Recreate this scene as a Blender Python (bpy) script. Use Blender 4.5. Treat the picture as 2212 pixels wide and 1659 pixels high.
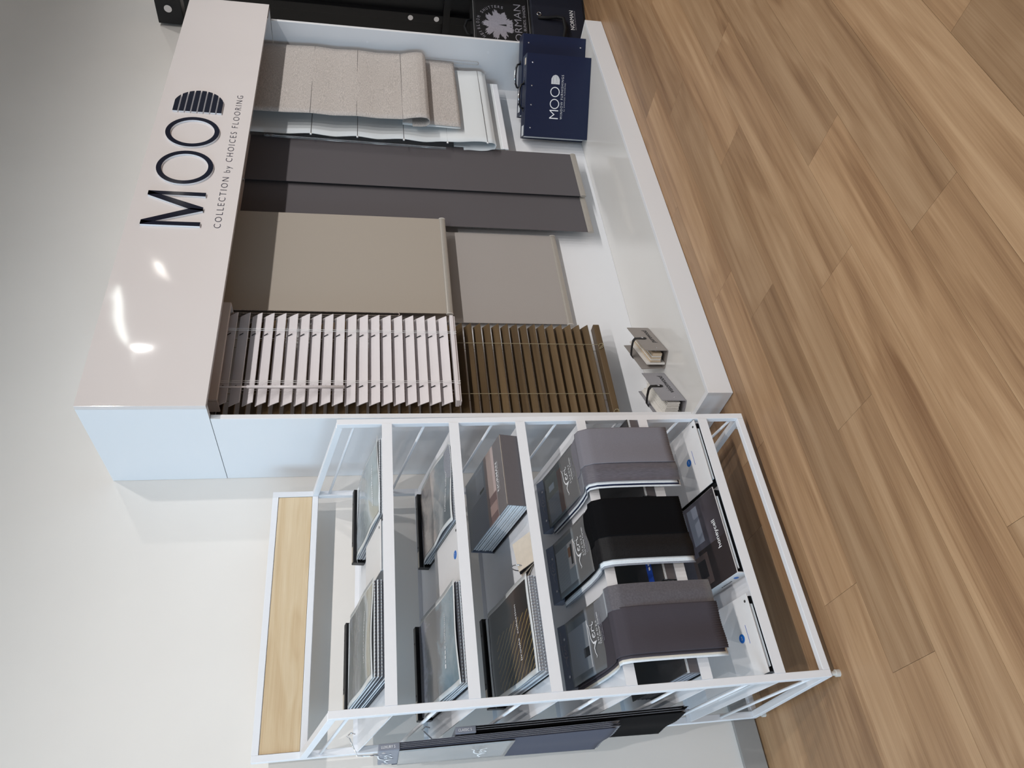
import bpy, math, random
from mathutils import Vector, Matrix
random.seed(7)
for o in list(bpy.data.objects): bpy.data.objects.remove(o)
S = bpy.context.scene
COL = S.collection

# ------------------------------------------------------------------ camera (a portrait shot stored on its side: rolled 90 degrees)
F_PX, YAW, PITCH, ROLL = 1600.4, 0.6402, 0.1916, 0.0016
CAM_POS = Vector((-1.4587, -2.0796, 1.2918))
def cam_axes():
    cy, sy = math.cos(YAW), math.sin(YAW)
    f0 = Vector((sy, cy, 0)); r0 = Vector((cy, -sy, 0)); u0 = Vector((0, 0, 1))
    f = f0 * math.cos(PITCH) - u0 * math.sin(PITCH)
    u = u0 * math.cos(PITCH) + f0 * math.sin(PITCH)
    r = r0 * math.cos(ROLL) + u * math.sin(ROLL)
    uu = -r0 * math.sin(ROLL) + u * math.cos(ROLL)
    return r, uu, f
_r, _u, _f = cam_axes()
cam_data = bpy.data.cameras.new('camera')
cam_data.sensor_fit = 'HORIZONTAL'; cam_data.sensor_width = 36.0
cam_data.lens = F_PX / 2212.0 * 36.0
cam_data.clip_start = 0.05
cam = bpy.data.objects.new('camera', cam_data); COL.objects.link(cam)
X, Y, Z = -_u, _r, -_f
cam.matrix_world = Matrix(((X.x, Y.x, Z.x, CAM_POS.x), (X.y, Y.y, Z.y, CAM_POS.y), (X.z, Y.z, Z.z, CAM_POS.z), (0, 0, 0, 1)))
S.camera = cam

# ------------------------------------------------------------------ light
S.view_settings.view_transform = 'Standard'
S.view_settings.look = 'None'
S.view_settings.gamma = 1.0
S.view_settings.use_curve_mapping = False
S.view_settings.exposure = 0.0
w = bpy.data.worlds.new('showroom_daylight'); S.world = w; w.use_nodes = True
bg = w.node_tree.nodes['Background']
bg.inputs[0].default_value = (0.90, 0.95, 1.0, 1); bg.inputs[1].default_value = 0.27
LAMP_X = [-2.39, -1.42, -0.45, 0.52, 1.49, 2.46, 3.43, 4.40]
LAMP_Y, LAMP_Z = -2.8, 3.05
LAMP_W = 84.0
win = bpy.data.lights.new('shopfront_daylight', 'AREA'); win.shape = 'RECTANGLE'; win.size = 3.4; win.size_y = 2.5
win.energy = 190; win.color = (0.52, 0.77, 1.0)
wo = bpy.data.objects.new('shopfront_daylight', win); COL.objects.link(wo)
wo.location = (-5.9, -1.3, 1.45); wo.rotation_euler = (0, math.radians(-90), 0)

# ------------------------------------------------------------------ materials
def lin(c):
    return tuple(((v / 255) / 12.92 if v / 255 <= 0.04045 else (((v / 255) + 0.055) / 1.055) ** 2.4) for v in c)
MATS = {}
def mat(name, rgb, rough=0.5, metal=0.0, noise=0.0, nscale=60.0, nstretch=(1, 1, 1), bump=0.0, trans=0.0, coat=0.0, sheen=0.0, ior=1.45, spec=0.5):
    if name in MATS: return MATS[name]
    m = bpy.data.materials.new(name); m.use_nodes = True
    nt = m.node_tree; b = nt.nodes['Principled BSDF']
    c = (*lin(rgb), 1)
    b.inputs['Base Color'].default_value = c
    b.inputs['Roughness'].default_value = rough; b.inputs['Metallic'].default_value = metal
    b.inputs['Transmission Weight'].default_value = trans; b.inputs['IOR'].default_value = ior
    b.inputs['Coat Weight'].default_value = coat; b.inputs['Coat Roughness'].default_value = 0.06
    b.inputs['Sheen Weight'].default_value = sheen
    b.inputs['Specular IOR Level'].default_value = spec
    if noise or bump:
        tc = nt.nodes.new('ShaderNodeTexCoord'); mp = nt.nodes.new('ShaderNodeMapping'); n = nt.nodes.new('ShaderNodeTexNoise')
        mp.inputs['Scale'].default_value = nstretch
        n.inputs['Scale'].default_value = nscale; n.inputs['Detail'].default_value = 5
        nt.links.new(tc.outputs['Object'], mp.inputs['Vector']); nt.links.new(mp.outputs[0], n.inputs['Vector'])
        if noise:
            mx = nt.nodes.new('ShaderNodeMix'); mx.data_type = 'RGBA'
            mx.inputs[6].default_value = (*[v * (1 - noise) for v in c[:3]], 1)
            mx.inputs[7].default_value = (*[min(1, v * (1 + noise)) for v in c[:3]], 1)
            r = nt.nodes.new('ShaderNodeMapRange'); r.inputs[1].default_value = 0.3; r.inputs[2].default_value = 0.7
            nt.links.new(n.outputs['Fac'], r.inputs[0]); nt.links.new(r.outputs[0], mx.inputs[0])
            nt.links.new(mx.outputs[2], b.inputs['Base Color'])
        if bump:
            bp = nt.nodes.new('ShaderNodeBump'); bp.inputs['Strength'].default_value = bump; bp.inputs['Distance'].default_value = 0.002
            nt.links.new(n.outputs['Fac'], bp.inputs['Height']); nt.links.new(bp.outputs[0], b.inputs['Normal'])
    MATS[name] = m
    return m

def ramp_mat(name, stops, rough=0.2, axis='V', nscale=4.0, namt=0.25, nstretch=(1, 1, 1), lines=None, coat=0.0, rects=None):
    """flat print on a sheet: colour stops along the sheet, broken up by noise; optional fine line pattern and plain rectangles (u0,u1,v0,v1,rgb)"""
    if name in MATS: return MATS[name]
    m = bpy.data.materials.new(name); m.use_nodes = True
    nt = m.node_tree; b = nt.nodes['Principled BSDF']; L = nt.links.new
    tc = nt.nodes.new('ShaderNodeTexCoord'); mp = nt.nodes.new('ShaderNodeMapping'); mp.inputs['Scale'].default_value = nstretch
    n = nt.nodes.new('ShaderNodeTexNoise'); n.inputs['Scale'].default_value = nscale; n.inputs['Detail'].default_value = 6; n.inputs['Distortion'].default_value = 0.6
    sp = nt.nodes.new('ShaderNodeSeparateXYZ')
    L(tc.outputs['UV'], mp.inputs['Vector']); L(mp.outputs[0], n.inputs['Vector']); L(tc.outputs['UV'], sp.inputs[0])
    a = nt.nodes.new('ShaderNodeMath'); a.operation = 'SUBTRACT'; a.inputs[1].default_value = 0.5; L(n.outputs['Fac'], a.inputs[0])
    k = nt.nodes.new('ShaderNodeMath'); k.operation = 'MULTIPLY_ADD'; k.inputs[1].default_value = namt * 2
    L(a.outputs[0], k.inputs[0]); L(sp.outputs[0 if axis == 'U' else 1], k.inputs[2])
    cr = nt.nodes.new('ShaderNodeValToRGB'); e = cr.color_ramp.elements
    while len(e) < len(stops): e.new(0.5)
    for i, (ps, c) in enumerate(stops):
        e[i].position = ps; e[i].color = (*lin(c), 1)
    L(k.outputs[0], cr.inputs[0]); out = cr.outputs[0]
    def math_(op, x, y):
        q = nt.nodes.new('ShaderNodeMath'); q.operation = op
        for i, v in enumerate((x, y)):
            if isinstance(v, (int, float)): q.inputs[i].default_value = v
            else: L(v, q.inputs[i])
        return q.outputs[0]
    for (u0, u1, v0, v1, c) in (rects or []):
        f = math_('MULTIPLY', math_('MULTIPLY', math_('GREATER_THAN', sp.outputs[0], u0), math_('LESS_THAN', sp.outputs[0], u1)),
                  math_('MULTIPLY', math_('GREATER_THAN', sp.outputs[1], v0), math_('LESS_THAN', sp.outputs[1], v1)))
        mx = nt.nodes.new('ShaderNodeMix'); mx.data_type = 'RGBA'; L(f, mx.inputs[0]); L(out, mx.inputs[6]); mx.inputs[7].default_value = (*lin(c), 1)
        out = mx.outputs[2]
    if lines:                                   # (scale, direction, threshold, colour, distortion, u0,u1,v0,v1)
        sc, dr, th, c, dist, u0, u1, v0, v1 = lines
        wv = nt.nodes.new('ShaderNodeTexWave'); wv.inputs['Scale'].default_value = sc; wv.inputs['Distortion'].default_value = dist
        wv.bands_direction = dr; L(tc.outputs['UV'], wv.inputs['Vector'])
        f = math_('GREATER_THAN', wv.outputs['Fac'], th)
        f = math_('MULTIPLY', f, math_('MULTIPLY', math_('MULTIPLY', math_('GREATER_THAN', sp.outputs[0], u0), math_('LESS_THAN', sp.outputs[0], u1)),
                  math_('MULTIPLY', math_('GREATER_THAN', sp.outputs[1], v0), math_('LESS_THAN', sp.outputs[1], v1))))
        mx = nt.nodes.new('ShaderNodeMix'); mx.data_type = 'RGBA'; L(f, mx.inputs[0]); L(out, mx.inputs[6]); mx.inputs[7].default_value = (*lin(c), 1)
        out = mx.outputs[2]
    L(out, b.inputs['Base Color'])
    b.inputs['Roughness'].default_value = rough; b.inputs['Coat Weight'].default_value = coat; b.inputs['Coat Roughness'].default_value = 0.05
    MATS[name] = m
    return m

def wood_mat(name, light, mid, dark, grain_axis=0, per_object=True, scale=1.0, rough=0.42, rings=True, amp=1.0):
    """timber: long grain along one axis, cathedral figure and dark flecks; every board shifts the pattern and tone by its own random number"""
    m = bpy.data.materials.new(name); m.use_nodes = True
    nt = m.node_tree; b = nt.nodes['Principled BSDF']; L = nt.links.new
    tc = nt.nodes.new('ShaderNodeTexCoord'); oi = nt.nodes.new('ShaderNodeObjectInfo')
    off = nt.nodes.new('ShaderNodeVectorMath'); off.operation = 'MULTIPLY_ADD'
    cmb = nt.nodes.new('ShaderNodeCombineXYZ')
    L(oi.outputs['Random'], cmb.inputs[0]); L(oi.outputs['Random'], cmb.inputs[1]); L(oi.outputs['Random'], cmb.inputs[2])
    off.inputs[1].default_value = (37.0, 53.0, 11.0) if per_object else (0, 0, 0)
    L(cmb.outputs[0], off.inputs[0]); L(tc.outputs['Object'], off.inputs[2])
    def nz(stretch, sc, det, dist=0.0):
        mp = nt.nodes.new('ShaderNodeMapping'); st = list(stretch)
        if grain_axis == 1: st = [stretch[1], stretch[0], stretch[2]]
        if grain_axis == 2: st = [stretch[1], stretch[2], stretch[0]]
        mp.inputs['Scale'].default_value = st
        n = nt.nodes.new('ShaderNodeTexNoise'); n.inputs['Scale'].default_value = sc * scale; n.inputs['Detail'].default_value = det; n.inputs['Distortion'].default_value = dist
        L(off.outputs[0], mp.inputs['Vector']); L(mp.outputs[0], n.inputs['Vector']); return n.outputs['Fac']
    big = nz((0.5, 4.6, 4.6), 1.5, 3, 0.9)
    fine = nz((1.6, 95, 95), 3.0, 4)
    streak = nz((0.42, 17, 17), 1.7, 4, 0.25)
    def math_(op, x, y):
        q = nt.nodes.new('ShaderNodeMath'); q.operation = op
        for i, v in enumerate((x, y)):
            if isinstance(v, (int, float)): q.inputs[i].default_value = v
            else: L(v, q.inputs[i])
        return q.outputs[0]
    fac = math_('ADD', 0.5, math_('MULTIPLY', math_('SUBTRACT', big, 0.5), 0.62 * amp))
    if rings:
        rg = math_('PINGPONG', math_('MULTIPLY', big, 6.0), 0.5)
        fac = math_('ADD', fac, math_('MULTIPLY', math_('SUBTRACT', rg, 0.25), 0.20))
    fac = math_('ADD', fac, math_('MULTIPLY', math_('SUBTRACT', streak, 0.5), 0.50 * amp))
    fac = math_('ADD', fac, math_('MULTIPLY', math_('SUBTRACT', fine, 0.5), 0.26 * amp))
    cr = nt.nodes.new('ShaderNodeValToRGB'); e = cr.color_ramp.elements; e.new(0.5)
    for i, (ps, c) in enumerate(((0.28, dark), (0.50, mid), (0.72, light))):
        e[i].position = ps; e[i].color = (*lin(c), 1)
    L(fac, cr.inputs[0])
    hs = nt.nodes.new('ShaderNodeHueSaturation'); L(cr.outputs[0], hs.inputs['Color'])
    if per_object:
        r = nt.nodes.new('ShaderNodeMapRange'); L(oi.outputs['Random'], r.inputs[0]); r.inputs[3].default_value = 0.84; r.inputs[4].default_value = 1.12
        L(r.outputs[0], hs.inputs['Value'])
    L(hs.outputs[0], b.inputs['Base Color'])
    b.inputs['Roughness'].default_value = rough
    bp = nt.nodes.new('ShaderNodeBump'); bp.inputs['Strength'].default_value = 0.12; bp.inputs['Distance'].default_value = 0.001
    L(fine, bp.inputs['Height']); L(bp.outputs[0], b.inputs['Normal'])
    MATS[name] = m
    return m

M_FLOOR = wood_mat('plank_timber', (186, 152, 117), (163, 128, 94), (127, 93, 64))
M_WALNUT = wood_mat('walnut_slat', (112, 92, 66), (98, 79, 55), (80, 63, 43), scale=1.2, rough=0.4, rings=False)
M_PLY = wood_mat('pine_plywood', (222, 203, 172), (208, 184, 148), (186, 154, 114), per_object=False, scale=1.3, rough=0.6, rings=True, amp=0.75)
M_WALL = mat('painted_wall', (236, 232, 227), 0.85, noise=0.015, nscale=3, bump=0.04)
M_CEIL = mat('ceiling_paint', (236, 234, 228), 0.9, noise=0.01, nscale=2)
M_SKIRT = mat('grey_skirting', (158, 156, 154), 0.5, noise=0.01)
M_GLOSS = mat('gloss_white_acrylic', (221, 214, 212), 0.07, noise=0.008, nscale=1.5, coat=0.6)
def warp(m, sc, st):
    nt = m.node_tree; b = nt.nodes['Principled BSDF']; tc = nt.nodes.new('ShaderNodeTexCoord'); n = nt.nodes.new('ShaderNodeTexNoise')
    n.inputs['Scale'].default_value = sc; n.inputs['Detail'].default_value = 1
    bp = nt.nodes.new('ShaderNodeBump'); bp.inputs['Strength'].default_value = 1.0; bp.inputs['Distance'].default_value = st
    nt.links.new(tc.outputs['Object'], n.inputs['Vector']); nt.links.new(n.outputs['Fac'], bp.inputs['Height']); nt.links.new(bp.outputs[0], b.inputs['Normal']); nt.links.new(bp.outputs[0], b.inputs['Coat Normal'])
warp(M_GLOSS, 3.0, 0.006)
M_LAM = mat('white_laminate', (230, 231, 234), 0.22, noise=0.006, nscale=2)
M_DECK = mat('gloss_white_deck', (226, 224, 221), 0.14, noise=0.006, nscale=2, coat=0.3)
M_RACK = mat('white_powder_coat', (232, 233, 237), 0.35, noise=0.008, nscale=40)
M_NAVY = mat('navy_gloss', (9, 13, 34), 0.12, noise=0.05)
M_LETTER = mat('white_letter_edge', (235, 236, 240), 0.3, noise=0.01)
M_NAVYCASE = mat('navy_leatherette', (14, 27, 58), 0.42, noise=0.06, nscale=300, bump=0.15)
M_SLATW = mat('white_slat', (226, 220, 222), 0.35, noise=0.01, nscale=30)
M_CORDW = mat('white_cord', (235, 235, 235), 0.7, noise=0.03)
M_SHADETAUPE = mat('headrail_shadow_taupe', (196, 184, 178), 0.4, noise=0.01)  # shadow under the fascia painted into the white headrail's colour as taupe
M_CLEAR = mat('clear_acrylic', (235, 242, 248), 0.03, trans=0.95)
M_BEIGE = mat('beige_blockout', (167, 158, 147), 0.85, noise=0.03, nscale=900)
M_GREYR = mat('grey_sunscreen', (162, 156, 152), 0.8, noise=0.05, nscale=700, nstretch=(1, 1, 2.2))
M_ALU = mat('satin_aluminium_bar', (172, 166, 158), 0.35, metal=0.25, noise=0.02)
M_DARKG = mat('charcoal_fabric', (89, 85, 88), 0.9, noise=0.04, nscale=900)
M_CAP = mat('pale_end_cap', (200, 196, 190), 0.4, noise=0.01)
M_ROMAN = mat('silver_weave', (186, 179, 174), 0.75, noise=0.42, nscale=240, nstretch=(0.35, 1, 5), bump=0.25)
M_ROMANW = mat('white_lining', (222, 226, 228), 0.8, noise=0.015, nscale=500)
M_SEAM = mat('seam_thread', (96, 92, 92), 0.8, noise=0.05)
M_CHAIN = mat('ball_chain', (190, 178, 172), 0.3, metal=0.6, noise=0.02)
M_CHAIND = mat('black_chain', (40, 38, 40), 0.35, noise=0.05)
M_CHROME = mat('chrome', (225, 226, 230), 0.12, metal=1.0, noise=0.01)
M_BLACK = mat('black_plastic', (20, 20, 22), 0.35, noise=0.05)
M_BLACKM = mat('black_steel', (14, 14, 16), 0.4, noise=0.05)
M_FELT = mat('grey_linen_board', (148, 141, 136), 0.85, noise=0.10, nscale=240, nstretch=(1, 1, 4))
M_FELTB = mat('grey_linen_board_cool', (150, 148, 152), 0.85, noise=0.10, nscale=240, nstretch=(1, 1, 4))
M_BOARDIN = mat('dark_board_lining', (62, 58, 56), 0.8, noise=0.05)
M_LEATHER = mat('black_leather', (20, 18, 19), 0.45, noise=0.1, nscale=200, bump=0.2)
M_SAMPLEW = mat('white_slat_sample', (232, 228, 222), 0.4, noise=0.015)
M_SAMPLEC = mat('cream_timber_sample', (206, 186, 160), 0.5, noise=0.08, nscale=40)
M_PAGE = mat('paper_pages', (222, 226, 230), 0.7, noise=0.04, nscale=200)
M_PAGEG = mat('grey_swatch_pages', (140, 142, 150), 0.8, noise=0.18, nscale=260)
M_PAGED = mat('dark_swatch_pages', (78, 80, 88), 0.8, noise=0.25, nscale=300)
M_BOARD = mat('black_board', (22, 22, 25), 0.5, noise=0.06)
M_WHITEB = mat('white_binder', (222, 220, 220), 0.35, noise=0.01)
M_BLUE = mat('blue_dot', (16, 104, 190), 0.4, noise=0.02)
M_BLUEL = mat('blue_label', (34, 74, 170), 0.5, noise=0.03)
M_INK = mat('dark_print', (24, 24, 30), 0.6, noise=0.02)
M_INKN = mat('navy_print', (18, 20, 48), 0.5, noise=0.02)
M_WHITEINK = mat('white_print', (238, 238, 240), 0.5, noise=0.01)
M_CLIP = mat('slate_clip', (112, 120, 138), 0.35, noise=0.02)
M_CLIPL = mat('pale_slate_clip', (128, 132, 144), 0.4, noise=0.02)
M_SLEEVEG = mat('smoky_sleeve', (150, 152, 154), 0.15, noise=0.05, nscale=12)
M_VSL = mat('slate_fabric', (74, 76, 90), 0.8, noise=0.06, nscale=400)
M_VG = mat('veri_grey', (120, 117, 124), 0.85, noise=0.07, nscale=500)
M_VGS = mat('veri_grey_sheer', (92, 88, 96), 0.55, noise=0.28, nscale=60, nstretch=(14, 1, 1), sheen=0.3)
M_VB = mat('veri_black', (9, 9, 12), 0.85, noise=0.1, nscale=500, spec=0.15)
M_VBS = mat('veri_black_grain', (22, 21, 23), 0.6, noise=0.3, nscale=260, bump=0.3, spec=0.3)
M_VD = mat('veri_plum', (66, 61, 68), 0.85, noise=0.06, nscale=500)
M_VDS = mat('veri_plum_sheer', (84, 80, 86), 0.6, noise=0.18, nscale=200, sheen=0.6)
M_BOXG = mat('grey_box_cover', (100, 97, 101), 0.45, noise=0.03)
M_BOXD = mat('dark_box_cover', (54, 53, 55), 0.4, noise=0.05)
M_CARD = mat('cream_card', (208, 198, 184), 0.6, noise=0.04)
M_CARPET = mat('grey_shag', (92, 96, 104), 0.95, noise=0.5, nscale=220, bump=1.0)
M_BAGB = mat('black_canvas_bag', (9, 10, 14), 0.7, noise=0.1, nscale=300, bump=0.2)
M_BAGN = mat('navy_canvas_bag', (12, 17, 34), 0.7, noise=0.12, nscale=300, bump=0.2)
M_SILVER = mat('silver_print', (150, 148, 158), 0.5, noise=0.12, nscale=120)
M_PIPING = mat('grey_piping', (96, 96, 98), 0.5, noise=0.05)
def emis(name, rgb, st):
    m = bpy.data.materials.new(name); m.use_nodes = True; nt = m.node_tree
    b = nt.nodes['Principled BSDF']; b.inputs['Base Color'].default_value = (*rgb, 1)
    b.inputs['Emission Color'].default_value = (*rgb, 1); b.inputs['Emission Strength'].default_value = st
    return m
M_LENS = emis('lamp_lens', (1.0, 0.95, 0.88), 18)
M_PANEL = emis('light_panel_diffuser', (0.95, 1.0, 0.95), 9)

# ------------------------------------------------------------------ object helpers
def thing(name, label, cat, loc=(0, 0, 0), rot=None, group=None):
    o = bpy.data.objects.new(name, None); COL.objects.link(o)
    o.empty_display_size = 0.05
    o.matrix_basis = Matrix.Translation(Vector(loc)) @ (rot.to_4x4() if rot is not None else Matrix.Identity(4))
    o['label'] = label; o['category'] = cat
    if group: o['group'] = group
    return o
def tag(o, label, cat, group=None):
    o['label'] = label; o['category'] = cat
    if group: o['group'] = group
    return o
def root_of(o):
    while o.parent: o = o.parent
    return o
class MB:
    def __init__(s): s.v = []; s.f = []; s.uv = None
    def add(s, vs, fs):
        n = len(s.v); s.v += [Vector(p) for p in vs]; s.f += [tuple(i + n for i in f) for f in fs]; return s
    def box(s, x0, x1, y0, y1, z0, z1, M=None):
        vs = [Vector(p) for p in ((x0, y0, z0), (x1, y0, z0), (x1, y1, z0), (x0, y1, z0), (x0, y0, z1), (x1, y0, z1), (x1, y1, z1), (x0, y1, z1))]
        if M: vs = [M @ p for p in vs]
        return s.add(vs, [(0, 3, 2, 1), (4, 5, 6, 7), (0, 1, 5, 4), (1, 2, 6, 5), (2, 3, 7, 6), (3, 0, 4, 7)])
    def bar(s, a, b, wx, wz, up=(0, 0, 1)):
        """square bar from a to b"""
        a, b = Vector(a), Vector(b); d = (b - a).normalized(); up = Vector(up); sx = d.cross(up).normalized(); sz = sx.cross(d)
        vs = []
        for p in (a, b):
            for (i, j) in ((-1, -1), (1, -1), (1, 1), (-1, 1)): vs.append(p + sx * (i * wx / 2) + sz * (j * wz / 2))
        return s.add(vs, [(0, 3, 2, 1), (4, 5, 6, 7), (0, 1, 5, 4), (1, 2, 6, 5), (2, 3, 7, 6), (3, 0, 4, 7)])
    def tube(s, pts, r, n=8, closed=False):
        pts = [Vector(p) for p in pts]; base = len(s.v); m = len(pts); prev = None
        for i, p in enumerate(pts):
            if closed: d = pts[(i + 1) % m] - pts[i - 1]
            else: d = pts[min(i + 1, m - 1)] - pts[max(i - 1, 0)]
            d.normalize()
            if prev is None:
                a = Vector((0, 0, 1)) if abs(d.z) < 0.9 else Vector((1, 0, 0)); prev = d.cross(a).normalized()
            prev = (prev - d * prev.dot(d)).normalized(); q = d.cross(prev)
            rr = r[i] if isinstance(r, (list, tuple)) else r
            for k in range(n):
                t = 2 * math.pi * k / n; s.v.append(p + prev * (rr * math.cos(t)) + q * (rr * math.sin(t)))
        for i in range(m if closed else m - 1):
            j = (i + 1) % m
            for k in range(n):
                l = (k + 1) % n; s.f.append((base + i * n + k, base + i * n + l, base + j * n + l, base + j * n + k))
        if not closed:
            s.f.append(tuple(base + k for k in reversed(range(n)))); s.f.append(tuple(base + (m - 1) * n + k for k in range(n)))
        return s
    def prism(s, poly, O, ux, uy, depth):
        """polygon (2-D) in the frame O,ux,uy, extruded along -(ux x uy)"""
        O, ux, uy = Vector(O), Vector(ux), Vector(uy); nn = ux.cross(uy).normalized(); n = len(poly)
        a = [O + ux * p[0] + uy * p[1] for p in poly]; b = [p - nn * depth for p in a]
        fs = [tuple(range(n)), tuple(reversed(range(n, 2 * n)))]
        for i in range(n):
            j = (i + 1) % n; fs.append((i, i + n, j + n, j))
        return s.add(a + b, fs)
    def ring(s, O, ux, uy, rx, ry, t, depth, n=48):
        O, ux, uy = Vector(O), Vector(ux), Vector(uy); nn = ux.cross(uy).normalized(); vs = []; fs = []
        for k in range(n):
            c, q = math.cos(2 * math.pi * k / n), math.sin(2 * math.pi * k / n)
            for (a, b, dd) in ((rx, ry, 0), (rx - t, ry - t, 0), (rx - t, ry - t, depth), (rx, ry, depth)):
                vs.append(O + ux * (a * c) + uy * (b * q) - nn * dd)
        for k in range(n):
            l = (k + 1) % n
            for i in range(4):
                j = (i + 1) % 4; fs.append((4 * k + i, 4 * k + j, 4 * l + j, 4 * l + i))
        return s.add(vs, fs)
    def sphere(s, c, r, n=8, m=5, sc=(1, 1, 1)):
        c = Vector(c); vs = [c + Vector((0, 0, r * sc[2]))]; fs = []
        for i in range(1, m):
            t = math.pi * i / m
            for k in range(n):
                a = 2 * math.pi * k / n; vs.append(c + Vector((r * sc[0] * math.sin(t) * math.cos(a), r * sc[1] * math.sin(t) * math.sin(a), r * sc[2] * math.cos(t))))
        vs.append(c - Vector((0, 0, r * sc[2])))
        for k in range(n): fs.append((0, 1 + k, 1 + (k + 1) % n))
        for i in range(m - 2):
            for k in range(n):
                a = 1 + i * n + k; b = 1 + i * n + (k + 1) % n; fs.append((a, a + n, b + n, b))
        l = len(vs) - 1
        for k in range(n): fs.append((l, 1 + (m - 2) * n + (k + 1) % n, 1 + (m - 2) * n + k))
        return s.add(vs, fs)
    def disc(s, c, nrm, r, h, n=16):
        c, nrm = Vector(c), Vector(nrm).normalized()
        return s.tube([c, c + nrm * h], r, n)
    def sheet(s, fn, nu, nv, thick=0.0):
        """grid of fn(u,v) -> point with UVs; optional thickness below along the sheet normal (second skin)"""
        base = len(s.v); P = [[Vector(fn(i / nu, j / nv)) for j in range(nv + 1)] for i in range(nu + 1)]
        if s.uv is None: s.uv = {}
        def nrm(i, j):
            a = P[min(i + 1, nu)][j] - P[max(i - 1, 0)][j]; b = P[i][min(j + 1, nv)] - P[i][max(j - 1, 0)]
            return a.cross(b).normalized()
        for i in range(nu + 1):
            for j in range(nv + 1):
                s.uv[len(s.v)] = (i / nu, j / nv); s.v.append(P[i][j])
        id_ = lambda i, j: base + i * (nv + 1) + j
        for i in range(nu):
            for j in range(nv): s.f.append((id_(i, j), id_(i + 1, j), id_(i + 1, j + 1), id_(i, j + 1)))
        if thick:
            b2 = len(s.v)
            for i in range(nu + 1):
                for j in range(nv + 1):
                    s.uv[len(s.v)] = (i / nu, j / nv); s.v.append(P[i][j] - nrm(i, j) * thick)
            i2 = lambda i, j: b2 + i * (nv + 1) + j
            for i in range(nu):
                for j in range(nv): s.f.append((i2(i, j), i2(i, j + 1), i2(i + 1, j + 1), i2(i + 1, j)))
            for i in range(nu):
                s.f.append((id_(i, 0), i2(i, 0), i2(i + 1, 0), id_(i + 1, 0))); s.f.append((id_(i + 1, nv), i2(i + 1, nv), i2(i, nv), id_(i, nv)))
            for j in range(nv):
                s.f.append((id_(0, j + 1), i2(0, j + 1), i2(0, j), id_(0, j))); s.f.append((id_(nu, j), i2(nu, j), i2(nu, j + 1), id_(nu, j + 1)))
        return s
    def build(s, name, m, parent=None, smooth=False, world=False, bevel=0.0):
        if world and parent is not None:
            inv = root_of(parent).matrix_basis.inverted(); s.v = [inv @ p for p in s.v]
        me = bpy.data.meshes.new(name); me.from_pydata([tuple(p) for p in s.v], [], s.f); me.update()
        if s.uv:
            ul = me.uv_layers.new(name='UVMap')
            for lp in me.loops: ul.data[lp.index].uv = s.uv.get(lp.vertex_index, (0, 0))
        me.materials.append(m)
        if smooth: me.polygons.foreach_set('use_smooth', [True] * len(me.polygons))
        o = bpy.data.objects.new(name, me); COL.objects.link(o)
        if parent is not None: o.parent = parent
        if bevel:
            bv = o.modifiers.new('bevel', 'BEVEL'); bv.width = bevel; bv.segments = 2; bv.limit_method = 'ANGLE'
        return o
def box(name, m, parent, x0, x1, y0, y1, z0, z1, world=False, bevel=0.0):
    return MB().box(x0, x1, y0, y1, z0, z1).build(name, m, parent, world=world, bevel=bevel)
def copy_part(src, name, parent, loc):
    c = bpy.data.objects.new(name, src.data); COL.objects.link(c); c.parent = parent; c.location = loc
    for md in src.modifiers:
        if md.type == 'BEVEL':
            b = c.modifiers.new('bevel', 'BEVEL'); b.width = md.width; b.segments = md.segments; b.limit_method = 'ANGLE'
    return c
def struct(o):
    o['kind'] = 'structure'; return o
def lettering(body, O, ux, uy, width, m, parent, height=None, space=1.0, weight=0.0, shear=0.0, name='lettering', lift=0.0008, world=False, depth=0.0):
    """printed words: baseline starts at O, runs along ux, letters stand along uy; scaled to the given width (and height)"""
    c = bpy.data.curves.new('t', 'FONT'); c.body = body; c.space_character = space; c.offset = weight; c.shear = shear; c.resolution_u = 3
    o = bpy.data.objects.new('t', c); COL.objects.link(o)
    me0 = o.to_mesh(); vs = [v.co.copy() for v in me0.vertices]; fs = [tuple(p.vertices) for p in me0.polygons]
    o.to_mesh_clear(); bpy.data.objects.remove(o); bpy.data.curves.remove(c)
    x0 = min(v.x for v in vs); x1 = max(v.x for v in vs); y1 = max(v.y for v in vs)
    sx = width / (x1 - x0); sy = sx if height is None else height / y1
    O, ux, uy = Vector(O), Vector(ux).normalized(), Vector(uy).normalized(); nn = ux.cross(uy)
    mb = MB().add([O + ux * ((v.x - x0) * sx) + uy * (v.y * sy) + nn * lift for v in vs], fs)
    return mb.build(name, m, parent, world=world)

def fine_print(O, ax, ay, width, height, m, parent, seed=1):
    """a line of print too small to read: short strokes along the baseline"""
    rnd = random.Random(seed); O, ax, ay = Vector(O), Vector(ax).normalized(), Vector(ay).normalized(); nn = ax.cross(ay); mb = MB(); p = 0.0
    while p < width:
        l = min(height * rnd.uniform(0.5, 1.3), width - p)
        if l <= 0: break
        hh = height * rnd.uniform(0.55, 1.0)
        mb.add([O + ax * p + nn * 0.0008, O + ax * (p + l) + nn * 0.0008, O + ax * (p + l) + ay * hh + nn * 0.0008, O + ax * p + ay * hh + nn * 0.0008], [(0, 1, 2, 3)])
        p += l + height * rnd.uniform(0.15, 0.5)
    return mb.build('fine_print', m, parent)

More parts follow.
